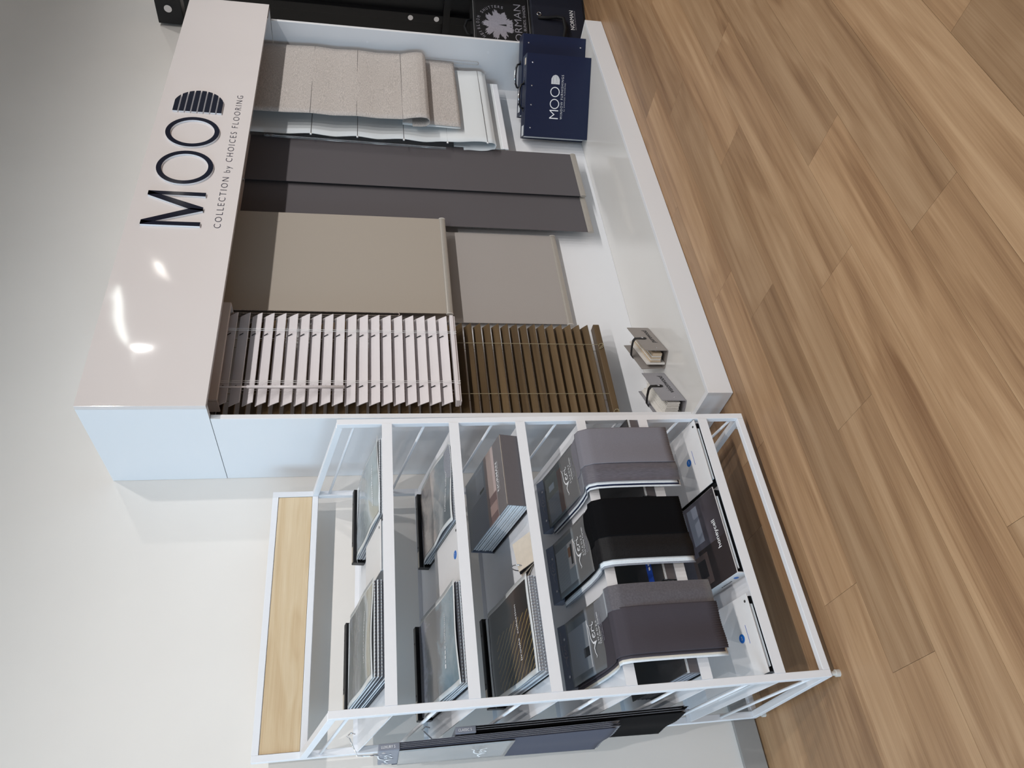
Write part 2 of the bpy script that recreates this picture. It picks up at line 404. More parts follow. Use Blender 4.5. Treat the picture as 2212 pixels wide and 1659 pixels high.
# ------------------------------------------------------------------ the room
WALL_Y = 0.472
struct(MB().box(-6, 7, WALL_Y, WALL_Y + 0.1, -0.02, 3.6).build('wall_back', M_WALL))
struct(MB().box(-6, 7, -6, WALL_Y + 0.1, 3.6, 3.7).build('ceiling', M_CEIL))
struct(MB().box(-6, -0.02, WALL_Y - 0.014, WALL_Y, 0.0, 0.08).build('baseboard_back', M_SKIRT, bevel=0.002))
floor = struct(MB().box(-6, 7, -6, WALL_Y + 0.1, -0.04, -0.006).build('floor', M_FLOOR))
PW, PL = 0.176, 1.18
row_j = {0: 0.358, 1: 0.122, 2: 0.73, 3: 1.105, 4: 0.265, 5: -0.218, 6: 0.62, 7: 0.05, 8: 0.85, 9: 0.34, 10: -0.1, 11: 0.6, -1: 0.92, -2: -0.48, -3: 0.2}
pm = MB().box(0.0004, PL - 0.0004, 0.0004, PW - 0.0004, -0.008, 0.0).build('plank', M_FLOOR, floor)
first = True
for rw, j0 in row_j.items():
    y0 = -0.155 - PW * (rw + 1)
    for k in range(-3, 4):
        x = j0 + PL * k
        if x > 4.4 or x + PL < -2.9: continue
        if first: pm.location = (x, y0, 0); first = False
        else: copy_part(pm, 'plank', floor, (x, y0, 0))

# track spotlights on a rail in front of the display
tk = thing('lighting_track', 'long white lighting track hung below the ceiling', 'track', (1.0, LAMP_Y, 3.12))
box('rail', M_RACK, tk, -4.0, 4.0, -0.018, 0.018, 0.0, 0.03)
for px in (-3.5, 0.0, 3.5):
    MB().tube([(px, 0, 0.03), (px, 0, 0.48)], 0.004, 8).build('drop_rod', M_RACK, tk)
lamp_label = 'white spotlight head on the lighting track'
for lx in LAMP_X:
    d = Vector((0.0, 2.9, -2.5)).normalized()
    t = thing('track_spotlight', lamp_label, 'spotlight', (lx, LAMP_Y, 3.12), group='spotlights on the track')
    c0 = Vector((0, 0, LAMP_Z - 3.12))
    MB().tube([(0, 0, 0), c0 - d * 0.05], 0.006, 8).build('stem', M_RACK, t)
    MB().tube([c0 - d * 0.11, c0 - d * 0.105, c0 - d * 0.02, c0 - d * 0.004], [0.028, 0.034, 0.040, 0.042], 24).build('lamp_head', M_RACK, t)
    MB().disc(c0 - d * 0.0035, d, 0.036, 0.002, 20).build('lens', M_LENS, t)
    ld = bpy.data.lights.new('spotlight_lamp', 'SPOT'); ld.energy = LAMP_W; ld.color = (1.0, 0.972, 0.95)
    ld.spot_size = math.radians(92); ld.spot_blend = 0.9; ld.shadow_soft_size = 0.03
    lo_ = bpy.data.objects.new('spotlight_lamp', ld); COL.objects.link(lo_); lo_.parent = t
    lo_.location = c0 + d * 0.032; lo_.rotation_euler = d.to_track_quat('-Z', 'Y').to_euler()

cp = thing('ceiling_light', 'slim rectangular light panel set in the ceiling', 'light', (3.5, -3.72, 3.6))
box('frame', M_RACK, cp, -0.12, 0.12, -0.55, 0.55, -0.03, -0.0005)
box('diffuser', M_PANEL, cp, -0.10, 0.10, -0.53, 0.53, -0.033, -0.0302)

# ------------------------------------------------------------------ display cabinet
H, ZS, LN, DB, SB, HP, PY = 2.2, 1.808, 2.586, 0.375, 0.076, 0.098, -0.083
T = 0.018
cab = thing('display_cabinet', 'large white gloss display cabinet with a lettered header fascia and low plinth', 'cabinet')
fas = box('fascia_board', M_GLOSS, cab, 0, LN, 0, T, ZS, H, bevel=0.001)
box('fascia_end', M_LAM, cab, 0, T, T, WALL_Y - .001, ZS, H - T)
box('fascia_end', M_LAM, cab, LN - T, LN, T, WALL_Y - .001, ZS, H - T)
box('fascia_top', M_LAM, cab, 0, LN, T, WALL_Y - .001, H - T, H)
box('side_panel', M_LAM, cab, 0, T, SB, WALL_Y - .001, HP, ZS - 0.002, bevel=0.001)
rp = box('side_panel', M_LAM, cab, LN - T, LN, SB, WALL_Y - .001, HP, ZS - 0.002, bevel=0.001)
for (yy, zz) in ((0.15, 0.62), (0.28, 0.62), (0.15, 1.3)):
    MB().disc((LN - T, yy, zz), (-1, 0, 0), 0.006, 0.0008, 14).build('screw_cap', M_RACK, rp)
box('back_panel', M_LAM, cab, T, LN - T, DB, DB + 0.016, HP, H - T)
PX0 = -0.009
box('plinth_front', M_LAM, cab, PX0, LN, PY, PY + T, 0.002, HP, bevel=0.001)
box('plinth_end', M_LAM, cab, PX0, PX0 + T, PY + T, WALL_Y - 0.016, 0.002, HP - 0.0005)
box('plinth_end', M_LAM, cab, LN - T, LN, PY + T, WALL_Y - 0.016, 0.002, HP - 0.0005)
box('deck_board', M_DECK, cab, PX0 + T, LN - T, PY + T + 0.0006, DB, HP - T, HP - 0.0004)
box('deck_batten', M_LAM, cab, PX0 + T, LN - T, 0.2, 0.218, 0.002, HP - T)
# raised letters
ux, uz = Vector((1, 0, 0)), Vector((0, 0, 1))
LD, FD = 0.010, 0.0016
def letter(name, polys, rings=()):
    b = MB(); f = MB()
    for q in polys:
        b.prism(q, (0, -LD + FD, 0), ux, uz, LD - FD); f.prism(q, (0, -LD, 0), ux, uz, FD)
    for (cx, cz, rx, rz, t) in rings:
        b.ring((cx, -LD + FD, cz), ux, uz, rx, rz, t, LD - FD); f.ring((cx, -LD, cz), ux, uz, rx, rz, t, FD)
    o = b.build(name, M_LETTER, cab); o['label'] = 'white raised letter with a navy face'
    f.build('letter_face', M_NAVY, o)
    return o
zb, zt = 1.931, 2.146
x0, x1, sw = 0.840, 1.036, 0.021
xm = (x0 + x1) / 2
letter('letter_m', [[(x0, zb), (x0 + sw, zb), (x0 + sw * .9, zt - .03), (x0 + sw * 1.1, zt), (x0, zt)],
                    [(x0, zt), (x0 + sw * 1.15, zt), (xm + 0.004, zb + 0.045), (xm, zb), (xm - 0.010, zb)],
                    [(xm - 0.010, zb), (xm + 0.010, zb), (x1, zt), (x1 - sw * 1.15, zt), (xm - 0.004, zb + 0.045)],
                    [(x1 - sw, zb), (x1, zb), (x1, zt), (x1 - sw * 1.1, zt), (x1 - sw * .9, zt - .03)]])
letter('letter_o', [], [(1.193, 2.033, 0.107, 0.110, 0.020)])
letter('letter_o', [], [(1.434, 2.035, 0.104, 0.109, 0.020)])
bars = []; nb = 8; z0, z1 = 1.931, 2.141; dx0 = 1.580
dz = (z1 - z0) / nb
def dcurve(z):
    t = (z - (z0 + z1) / 2) / ((z1 - z0) / 2); return dx0 + 0.055 + 0.105 * math.sqrt(max(0, 1 - t * t))
for i in range(nb):
    a = z0 + dz * i + 0.003; b = z0 + dz * (i + 1) - 0.003
    pts = [(dx0, a)] + [(dcurve(a + (b - a) * k / 6), a + (b - a) * k / 6) for k in range(7)] + [(dx0, b)]
    letter('letter_d_bar', [pts])
lettering('COLLECTION by CHOICES FLOORING', (0.842, 0, 1.857), ux, uz, 0.895, M_INKN, cab, height=0.026, space=1.35, weight=-0.012)

# ------------------------------------------------------------------ blinds
def slat_mb(x0, x1, y0, z0, y1, z1, t=0.003, crown=0.0008):
    """slat from lower-front edge to upper-back edge, slightly crowned"""
    a, b = Vector((0, y0, z0)), Vector((0, y1, z1)); d = (b - a); n = Vector((0, -d.z, d.y)).normalized()
    if n.z < 0: n = -n
    mb = MB(); prof = []
    for k in range(5):
        u = k / 4; prof.append(a + d * u + n * (crown * 4 * u * (1 - u)))
    low = [p - n * t for p in prof]; loop = prof + low[::-1]; m = len(loop)
    vs = [(x0, p.y, p.z) for p in loop] + [(x1, p.y, p.z) for p in loop]
    fs = [tuple(range(m)), tuple(reversed(range(m, 2 * m)))] + [(i, i + m, (i + 1) % m + m, (i + 1) % m) for i in range(m)]
    return mb.add(vs, fs)
# white venetian
WVZ = 0.944
wv = thing('venetian_blind', 'white venetian blind with tilted slats, hanging in front of the brown one', 'blind', (0.365, 0.205, WVZ))
XW0, XW1 = 0.150, 0.580
s0 = slat_mb(XW0 - 0.365, XW1 - 0.365, -0.0140, 0, 0.0140, 0.0400, 0.0024).build('slat', M_SLATW, wv)
for i in range(19):
    zl = 1.790 - 0.0451 * i - WVZ
    if i == 0: s0.location = (0, 0, zl)
    else: copy_part(s0, 'slat', wv, (0, 0, zl))
box('headrail', M_SHADETAUPE, wv, 0.145, 0.595, 0.171, 0.230, 1.845, 1.895, world=True)
va = box('valance', M_SHADETAUPE, wv, 0.137, 0.602, 0.158, 0.170, 1.813, 1.905, world=True, bevel=0.003)
box('valance_return', M_SHADETAUPE, wv, 0.137, 0.143, 0.1705, 0.232, 1.813, 1.905, world=True)
box('valance_return', M_SHADETAUPE, wv, 0.596, 0.602, 0.1705, 0.232, 1.813, 1.905, world=True)
MB().box(XW0, XW1, 0.184, 0.226, 0.951, 0.966).box(XW0, XW1, 0.190, 0.220, WVZ, 0.951).build('bottom_rail', M_SLATW, wv, world=True, bevel=0.002)
for lx in (0.235, 0.484):
    mb = MB()
    mb.tube([(lx, 0.186, 0.96), (lx, 0.186, 1.84)], 0.0009, 5).tube([(lx - 0.008, 0.225, 0.96), (lx - 0.008, 0.225, 1.84)], 0.0009, 5).tube([(lx + .008, 0.186, 0.96), (lx + .008, 0.186, 1.84)], 0.0007, 5)
    for i in range(19):
        z = 1.790 - 0.0451 * i - 0.004; mb.tube([(lx, 0.186, z), (lx, 0.225, z + 0.036)], 0.0006, 4)
    mb.build('ladder_cord', M_CORDW, wv, world=True)
    MB().tube([(lx - 0.012, 0.184, 0.962), (lx - 0.005, 0.182, 0.945), (lx, 0.183, 0.954), (lx + 0.006, 0.182, 0.944), (lx + 0.004, 0.184, 0.962)], 0.0013, 6).build('cord_knot', M_CORDW, wv, world=True)
    for i in range(19):
        z = 1.790 - 0.0451 * i
        MB().bar((lx - 0.006, 0.197, z + 0.0175), (lx - 0.004, 0.212, z + 0.0335), 0.004, 0.0006, (0, -.7, .7)).build('cord_slot', M_INK, wv, world=True)
MB().tube([(0.199, 0.166, 1.815), (0.199, 0.166, 1.72)], 0.0035, 8).tube([(0.199, 0.166, 1.72), (0.199, 0.166, 1.378)], 0.0062, 8).build('tilt_wand', M_SLATW, wv, smooth=True, world=True)
# brown venetian
bv = thing('venetian_blind', 'brown timber-look venetian blind with tilted slats reaching down near the deck', 'blind', (0.374, 0.277, 0.295))
s1 = slat_mb(0.140 - 0.374, 0.607 - 0.374, -0.016, 0, 0.016, 0.027).build('slat', M_WALNUT, bv)
for i in range(38):
    zl = 0.355 + 0.0394 * i - 0.295
    if i == 0: s1.location = (0, 0, zl)
    else: copy_part(s1, 'slat', bv, (0, 0, zl))
MB().box(0.140, 0.607, 0.257, 0.297, 0.302, 0.330).build('bottom_rail', M_WALNUT, bv, world=True, bevel=0.003)
box('headrail', M_BOARDIN, bv, 0.140, 0.61, 0.25, 0.305, 1.845, 1.895, world=True)
M_TAN = mat('tan_cord', (160, 150, 122), 0.7, noise=0.05)
for lx in (0.235, 0.494):
    mb = MB().tube([(lx, 0.2585, 0.31), (lx, 0.2575, 1.85)], 0.0011, 5).tube([(lx - .006, 0.296, 0.32), (lx - .006, 0.296, 1.85)], 0.0009, 5)
    for i in range(38):
        z = 0.351 + 0.0394 * i; mb.tube([(lx - .004, 0.2585, z), (lx - .004, 0.296, z + 0.027)], 0.0007, 4)
    mb.build('ladder_cord', M_TAN, bv, world=True)
for lx in (0.148, 0.490):
    MB().tube([(lx - 0.008 + 0.016 * math.sin(2.2 * t), 0.255 - 0.002 * math.sin(t), 0.316 + 0.012 * math.cos(3.1 * t)) for t in [k * 0.33 for k in range(12)]], 0.0013, 6).build('cord_loop', M_TAN, bv, world=True)

def bar_mb(x0, x1, y, zc, ry, rz):
    prof = [(y + ry * math.cos(2 * math.pi * k / 14), zc + rz * math.sin(2 * math.pi * k / 14)) for k in range(14)]; m = 14
    vs = [(x0, q[0], q[1]) for q in prof] + [(x1, q[0], q[1]) for q in prof]
    return MB().add(vs, [tuple(range(m)), tuple(reversed(range(m, 2 * m)))] + [(i, i + m, (i + 1) % m + m, (i + 1) % m) for i in range(m)])
def roller(name, label, x0, x1, y, zb, fab, zt=1.94):
    t = thing(name, label, 'blind', ((x0 + x1) / 2, y, zb))
    def fn(u, v):
        return (x0 + (x1 - x0) * u, y + 0.0015 * math.sin(3 * v + 2 * u), zt + (zb + 0.012 - zt) * v)
    MB().sheet(fn, 10, 24, 0.0012).build('fabric', fab, t, smooth=False, world=True)
    br = bar_mb(x0 - .001, x1 + .001, y, zb + 0.0135, 0.007, 0.0145).build('bottom_bar', M_ALU, t, world=True)
    for xe, sgn in ((x0, -1), (x1, 1)):
        bar_mb(min(xe, xe + sgn * .004), max(xe, xe + sgn * .004), y, zb + 0.0135, 0.008, 0.0155).build('end_cap', M_CAP, br, world=True)
    MB().tube([(x0, y + 0.014, zt + .02), (x1, y + 0.014, zt + .02)], 0.015, 16).build('roller_tube', M_ALU, t, smooth=True, world=True)
    return t
def chain(parent, x, y, z0, z1, gap, m, axis='x', r=0.0021):
    mb = MB(); pts = []
    n = int((z1 - z0) / 0.006)
    for sgn in (-1, 1):
        for k in range(n):
            z = z0 + (z1 - z0) * k / n
            p = (x + sgn * gap / 2, y, z) if axis == 'x' else (x, y + sgn * gap / 2, z)
            mb.sphere(p, r, 6, 4)
    for k in range(9):
        a = math.pi * k / 8; c = -math.cos(a) * gap / 2; p = (x + c, y, z0 - math.sin(a) * gap / 2) if axis == 'x' else (x, y + c, z0 - math.sin(a) * gap / 2)
        mb.sphere(p, r, 6, 4)
    pts = [(x - gap / 2, y, z1), (x - gap / 2, y, z0)] + [(x - math.cos(math.pi * k / 8) * gap / 2, y, z0 - math.sin(math.pi * k / 8) * gap / 2) for k in range(9)] + [(x + gap / 2, y, z0), (x + gap / 2, y, z1)]
    if axis != 'x': pts = [(x, y + (p[0] - x), p[2]) for p in pts]
    mb.tube(pts, r * 0.35, 5)
    return mb.build('chain', m, parent, world=True)
rb = roller('roller_blind', 'warm beige roller blind hanging in front of the longer grey one', 0.660, 1.257, 0.265, 0.938, M_BEIGE)
chain(rb, 0.648, 0.262, 1.172, 1.90, 0.016, M_CHAIN)
rg = roller('roller_blind', 'mid grey translucent roller blind hanging lower behind the beige one', 0.680, 1.256, 0.343, 0.386, M_GREYR)
chain(rg, 0.655, 0.30, 1.10, 1.90, 0.016, M_CHAIN)

# sliding panel blind
pg = thing('panel_glide_blind', 'tall charcoal sliding panel blind of two overlapping fabric panels', 'blind', (1.56, 0.303, 0.188))
box('track', M_ALU, pg, 1.20, 1.88, 0.28, 0.33, 1.905, 1.93, world=True)
for (a, b, y) in ((1.268, 1.60, 0.314), (1.519, 1.865, 0.296)):
    p = MB().sheet(lambda u, v: (a + (b - a) * u, y + 0.001 * math.sin(2 * v + u), 1.88 + (0.21 - 1.88) * v), 8, 20, 0.0012).build('fabric_panel', M_DARKG, pg, world=True)
    bar_mb(a - .001, b + .001, y, 0.204, 0.007, 0.0155).build('weight_bar', M_ALU, p, world=True)
    box('panel_carrier', M_SHADETAUPE, p, a, b, y - .004, y + .004, 1.87, 1.905, world=True)
MB().tube([(1.812, 0.255, 1.80), (1.811, 0.255, 1.76)], 0.006, 8).build('wand_joint', M_CLEAR, pg, smooth=True, world=True)
MB().tube([(1.811, 0.255, 1.765), (1.795, 0.255, 0.90)], 0.006, 6).build('draw_wand', M_CLEAR, pg, world=True)

# roman blinds
def profile_sheet(prof, x0, x1, wob=0.0, nx=14, edge=None):
    """extrude a (y,z) polyline along x"""
    n = len(prof) - 1
    def fn(u, v):
        f = v * n; i = min(int(f), n - 1); t = f - i
        y = prof[i][0] + (prof[i + 1][0] - prof[i][0]) * t; z = prof[i][1] + (prof[i + 1][1] - prof[i][1]) * t
        e = edge(v) if edge else 0.0
        xa, xb = x0 - e, x1 + e
        return (xa + (xb - xa) * u, y + wob * math.sin(5 * u + 9 * v), z)
    return fn
rf = thing('roman_blind', 'silver-beige woven roman blind with a rolled lower fold, nearest the dark stand', 'blind', (2.21, 0.19, 0.815))
fr = [(0.182, 1.94), (0.180, 1.70), (0.174, 1.580), (0.180, 1.47), (0.174, 1.352), (0.180, 1.25), (0.176, 1.121), (0.166, 1.08), (0.158, 1.03), (0.160, 1.000), (0.172, 0.984), (0.190, 0.984), (0.204, 1.000), (0.208, 1.03), (0.210, 1.07)]
MB().sheet(profile_sheet(fr, 1.903, 2.520, 0.0012), 14, 70, 0.002).build('front_cloth', M_ROMAN, rf, smooth=True, world=True)
lo = [(0.212, 1.12), (0.214, 1.0), (0.216, 0.90), (0.216, 0.816)]
MB().sheet(profile_sheet(lo, 1.930, 2.540, 0.001), 12, 14, 0.003).build('lower_flap', M_ROMAN, rf, smooth=True, world=True)
MB().sheet(profile_sheet([(0.221, 1.12), (0.223, 0.95), (0.223, 0.818)], 1.926, 2.536, 0.001), 12, 10, 0.003).build('flap_lining', M_ROMANW, rf, smooth=True, world=True)
for (y, z) in ((0.1722, 1.580), (0.1722, 1.352), (0.1735, 1.121)):
    MB().tube([(1.904, y, z), (2.519, y, z)], 0.0010, 5).build('batten_seam', M_SEAM, rf, world=True)
box('headrail', M_ALU, rf, 1.905, 2.518, 0.186, 0.225, 1.905, 1.94, world=True)
chain(rf, 2.556, 0.215, 0.68, 1.90, 0.020, M_CHAIN, r=0.0016, axis='y')
wr = thing('roman_blind', 'plain white roman blind with cord-knobbed battens behind the silver-beige one', 'blind', (2.19, 0.26, 0.555))
wf = [(0.265, 1.94), (0.262, 1.70), (0.254, 1.577), (0.262, 1.46), (0.254, 1.348), (0.262, 1.24), (0.254, 1.114), (0.262, 1.00), (0.254, 0.889), (0.246, 0.80), (0.240, 0.70), (0.242, 0.655), (0.256, 0.632), (0.278, 0.638), (0.288, 0.67), (0.292, 0.74), (0.294, 0.80)]
MB().sheet(profile_sheet(wf, 1.850, 2.512, 0.001, edge=lambda v: 0.006 * math.sin(v * 26) ** 2), 14, 84, 0.002).build('front_cloth', M_ROMANW, wr, smooth=True, world=True)
MB().sheet(profile_sheet([(0.298, 0.85), (0.300, 0.72), (0.300, 0.575)], 1.874, 2.49, 0.0), 8, 10, 0.006).build('lower_flap', M_ROMANW, wr, world=True)
box('bottom_bar', M_LETTER, wr, 1.874, 2.49, 0.292, 0.308, 0.555, 0.588, world=True, bevel=0.004)
for (y, z) in ((0.2525, 1.577), (0.2525, 1.348), (0.2525, 1.114), (0.2525, 0.889), (0.2385, 0.680)):
    b = MB().tube([(1.844, y, z), (2.517, y, z)], 0.0016, 6).build('batten', M_SEAM, wr, world=True)
    MB().sphere((1.841, y, z), 0.0055, 10, 6).build('batten_knob', M_CORDW, b, smooth=True, world=True)
box('headrail', M_ALU, wr, 1.85, 2.51, 0.268, 0.31, 1.905, 1.94, world=True)

# ------------------------------------------------------------------ navy sample cases on the deck
cdir = Vector((0.672, -0.741, 0)).normalized(); cback = Vector((0.741, 0.672, 0)).normalized()
CROT = Matrix((cdir, cback, Vector((0, 0, 1)))).transposed()
def d_logo(parent, O, ux_, uy_, wd, ht, m, nb=8, name='logo_bar'):
    for i in range(nb):
        a = ht * (i + .12) / nb; b = ht * (i + .80) / nb
        def cx(z):
            t = (z - ht / 2) / (ht / 2); return wd * (0.34 + 0.66 * math.sqrt(max(0, 1 - t * t)))
        pts = [(0, a), (cx(a), a), (cx((a + b) / 2), (a + b) / 2), (cx(b), b), (0, b)]
        MB().prism(pts, Vector(O), ux_, uy_, 0.0004).build(name, m, parent)
def case(label, origin, logo):
    t = thing('sample_case', label, 'sample case', origin, CROT, group='navy sample cases on the deck')
    w, h, dp = 0.43, 0.359, 0.103
    cv = box('front_cover', M_NAVYCASE, t, 0, w, 0, 0.004, 0.0005, h, bevel=0.001)
    box('back_cover', M_NAVYCASE, t, 0, w, dp - 0.004, dp, 0.0005, h, bevel=0.001)
    sp = box('spine', M_NAVYCASE, t, 0, w, 0.004, dp - 0.004, h - 0.004, h, bevel=0.001)
    box('inner_tray', M_PAGE, t, 0.006, w - 0.006, 0.006, dp - 0.006, 0.003, h - 0.006)
    for rx in (0.046, 0.165, 0.264, 0.383):
        MB().sphere((rx, -0.0005, 0.327), 0.0042, 10, 6, (1, .5, 1)).build('rivet', M_CHROME, t, smooth=True)
    if not logo:
        MB().sphere((0.38, -0.0005, 0.03), 0.0042, 10, 6, (1, .5, 1)).build('rivet', M_CHROME, t, smooth=True)
    hd = MB().tube([(0.15, 0.05, h), (0.155, 0.05, h + .016), (0.175, 0.05, h + 0.024), (0.215, 0.05, h + 0.026), (0.255, 0.05, h + .024), (0.275, 0.05, h + .016), (0.28, 0.05, h)], 0.0055, 8).build('handle', M_BLACK, t, smooth=True)
    MB().tube([(0.175, 0.047, h + 0.027), (0.215, 0.047, h + 0.030), (0.255, 0.047, h + 0.027)], 0.0045, 8).build('handle_grip', M_CHROME, hd, smooth=True)
    for rx in (0.142, 0.288):
        MB().sphere((rx, 0.05, h), 0.009, 10, 6, (1, 1, .6)).build('handle_mount', M_BLACK, hd, smooth=True)
    if logo:
        X_, Z_ = Vector((1, 0, 0)), Vector((0, 0, 1)); zb = 0.172
        lettering('M', (0.1, 0, zb), X_, Z_, 0.046, M_WHITEINK, cv, height=0.050, weight=-0.015)
        for cx in (0.178, 0.240):
            MB().ring((cx, -0.0006, zb + 0.024), X_, Z_, 0.026, 0.026, 0.0045, 0.0004, 36).build('logo_ring', M_WHITEINK, cv)
        d_logo(cv, (0.280, -0.0006, zb), X_, Z_, 0.048, 0.048, M_WHITEINK)
        lettering('WINDOW FURNISHINGS', (0.1, 0, 0.150), X_, Z_, 0.230, M_WHITEINK, cv, height=0.0125, space=1.25, weight=-0.012)
        lettering('by CHOICES FLOORING', (0.143, 0, 0.138), X_, Z_, 0.145, M_WHITEINK, cv, height=0.006, space=1.35, weight=-0.01)
        U = Vector((0, 1, 0))
        MB().box(0.375, 0.410, 0.02, 0.05, h + 0.0002, h + 0.0010).build('sticker', M_CARD, sp)
        MB().box(0.006, 0.060, 0.02, 0.07, h + 0.0002, h + 0.0010).build('sticker', M_PAGE, sp)
        lettering('MOOD', (0.315, 0.03, h), X_, U, 0.045, M_SILVER, sp, height=0.022)
    else:
        MB().box(0.02, 0.06, 0.02, 0.07, h + 0.0002, h + 0.0010).build('sticker', M_PAGE, sp)
    return t
case('navy hard sample case with white MOOD lettering standing on the deck', (2.003, 0.294, HP), True)
case('navy sample case without lettering, standing behind the lettered one', (2.003 + 0.129 * 0.672 + 0.131 * 0.741, 0.294 - 0.129 * 0.741 + 0.131 * 0.672, HP), False)

# ------------------------------------------------------------------ folded swatch holders on the deck
sdir = Vector((0.89, 0.455, 0)).normalized(); sback = Vector((-sdir.y, sdir.x, 0))
SROT = Matrix((sdir, sback, Vector((0, 0, 1)))).transposed()
def holder(label, origin, word, board, wide):
    t = thing('swatch_holder', label, 'swatch set', origin, SROT, group='folded swatch holders on the deck')
    w, h, dp, th = 0.240, 0.100, 0.082, 0.003
    r = 0.006
    prof = [(0, h), (0, r), (r * .3, r * .3), (r, 0), (dp - r, 0), (dp - r * .3, r * .3), (dp, r), (dp + 0.004, h)]
    inner = [(th, h), (th, r + th * .3), (th + r * .3, th + r * .3), (r + th, th), (dp - r - th, th), (dp - th - r * .3, th + r * .3), (dp - th, r + th * .3), (dp + .004 - th, h)]
    lp = prof + inner[::-1]; m = len(prof); n2 = 2 * m
    vs = [(0, p[0], p[1]) for p in lp] + [(w, p[0], p[1]) for p in lp]; fs = []
    for i in range(m - 1):
        fs.append((i, i + n2, i + 1 + n2, i + 1)); j = n2 - 1 - i; fs.append((j, j - 1, j - 1 + n2, j + n2))
        fs.append((i, i + 1, j - 1, j)); fs.append((i + n2, j + n2, j - 1 + n2, i + 1 + n2))
    fs.append((0, n2 - 1, 2 * n2 - 1, n2)); fs.append((m - 1, m - 1 + n2, m + n2, m))
    cv = MB().add(vs, fs).build('cover', board, t)
    X_, Z_ = Vector((1, 0, 0)), Vector((0, 0, 1))
    lettering(word, (0.064 if wide else 0.078, 0, 0.026), X_, Z_, 0.146 if wide else 0.128, M_INK, cv, weight=0.008)
    # strap across the open top
    pts = [(-0.0018, h - 0.036), (-0.0022, h - 0.02), (-0.001, h + 0.004), (0.012, h + 0.012), (dp * .5, h + 0.013), (dp - 0.004, h + 0.010), (dp + 0.006, h + 0.002), (dp + 0.0065, h - 0.02)]
    xs = 0.118
    def fn(u, v):
        f = v * (len(pts) - 1); i = min(int(f), len(pts) - 2); k = f - i
        return (xs - 0.009 + 0.018 * u, pts[i][0] + (pts[i + 1][0] - pts[i][0]) * k, pts[i][1] + (pts[i + 1][1] - pts[i][1]) * k)
    st = MB().sheet(fn, 2, 28, 0.002).build('strap', M_LEATHER, t, smooth=True)
    MB().disc((xs, -0.0035, h - 0.036), (0, 1, 0), 0.009, 0.002, 16).build('strap_end', M_LEATHER, st)
    MB().sphere((xs, -0.004, h - 0.026), 0.0055, 12, 6, (1, .5, 1)).build('press_stud', M_CHROME, st, smooth=True)
    MB().sphere((0.022, -0.0005, 0.045), 0.0032, 10, 6, (1, .5, 1)).build('rivet', M_CHROME, t, smooth=True)
    if wide:
        ys = 0.012
        for k in range(7):
            box('sample_slat', M_SAMPLEW, t, 0.004 + 0.001 * (k % 3), 0.215, ys, ys + 0.0052, 0.024 + 0.0015 * (k % 2), 0.074 + 0.001 * k); ys += 0.0068
        box('sample_slat', M_SAMPLEW, t, 0.002, 0.225, ys + .001, ys + 0.0085, 0.004, 0.086)
        box('sample_slat', M_SAMPLEW, t, 0.004, 0.225, ys + .010, ys + 0.0155, 0.004, 0.094)
    else:
        ys = 0.016
        for k, (tt, mm) in enumerate(((0.012, M_SAMPLEC), (0.005, M_SAMPLEW), (0.006, M_SAMPLEC), (0.005, M_SAMPLEW), (0.005, M_SAMPLEC))):
            box('sample_slat', mm, t, 0.003 + 0.002 * (k % 2), 0.215, ys, ys + tt, 0.024, 0.062 + 0.002 * k); ys += tt + 0.0012
        box('sample_slat', M_SAMPLEW, t, 0.001, 0.226, ys + 0.002, ys + 0.010, 0.005, 0.082)
    MB().tube([(0.022, 0.004, 0.045), (0.022, dp - .004, 0.045)], 0.0015, 6).build('binding_post', M_CHROME, t)
    return t
holder('grey linen swatch holder printed purewood with a black strap', (0.339, 0.103, HP), 'purewood', M_FELT, False)
holder('cooler grey swatch holder printed visionwood with a black strap', (0.074, 0.079, HP), 'visionwood', M_FELTB, True)

# ------------------------------------------------------------------ literature rack
RX, RY, PSI = -1.0056, -0.1207, -0.0124
RROT = Matrix.Rotation(PSI, 3, 'Z')
RMAT = Matrix.Translation((RX, RY, 0)) @ RROT.to_4x4()
rack = thing('display_rack', 'white metal sloping display rack with a plywood header', 'rack', (RX, RY, 0), RROT)
RW, PT = 0.874, 0.020
LEAN, ZT, DT = 0.020, 1.388, 0.488
for x in (0, RW - PT):
    MB().bar((x + PT / 2, PT / 2, 0.03), (x + PT / 2, PT / 2 + LEAN, ZT), PT, PT, (0, 1, 0)).build('post', M_RACK, rack, bevel=0.0012)
    MB().box(x, x + PT, DT - PT + PT, DT + PT, 0.03, 1.6236).build('post', M_RACK, rack, bevel=0.0012)
    MB().bar((x + PT / 2, LEAN + PT, ZT - PT / 2 + 0.002), (x + PT / 2, DT + 0.002, 1.4767), PT, PT).build('top_rail', M_RACK, rack, bevel=0.0012)
    MB().box(x, x + PT, PT, DT, 0.03, 0.05).build('bottom_rail', M_RACK, rack, bevel=0.0012)
    for yy in (0.011 if x == 0 else 0.075, DT + 0.01):
        MB().disc((x + PT / 2, yy, 0.0), (0, 0, 1), 0.010, 0.012, 16).disc((x + PT / 2, yy, 0.012), (0, 0, 1), 0.006, 0.019, 10).build('levelling_foot', M_CAP, rack, smooth=False)
for (z, y) in ((1.6036, DT), (1.4667, DT)):
    box('header_rail', M_RACK, rack, PT, RW - PT, y, y + PT, z, z + PT, bevel=0.0012)
box('header_panel', M_PLY, rack, PT + 0.0015, RW - PT - 0.0015, DT + 0.004, DT + 0.016, 1.4882, 1.6021)
box('front_bar', M_RACK, rack, PT, RW - PT, 0.0, PT, 0.03, 0.052, bevel=0.0012)
box('rear_bar', M_RACK, rack, PT, RW - PT, DT, DT + PT, 0.03, 0.05, bevel=0.0012)
LIPS = [1.222, 1.012, 0.797, 0.594, 0.381, 0.168]
RODS = [1.327, 1.107, 0.888, 0.674, 0.462, 0.248, 0.059]
SL = 0.208
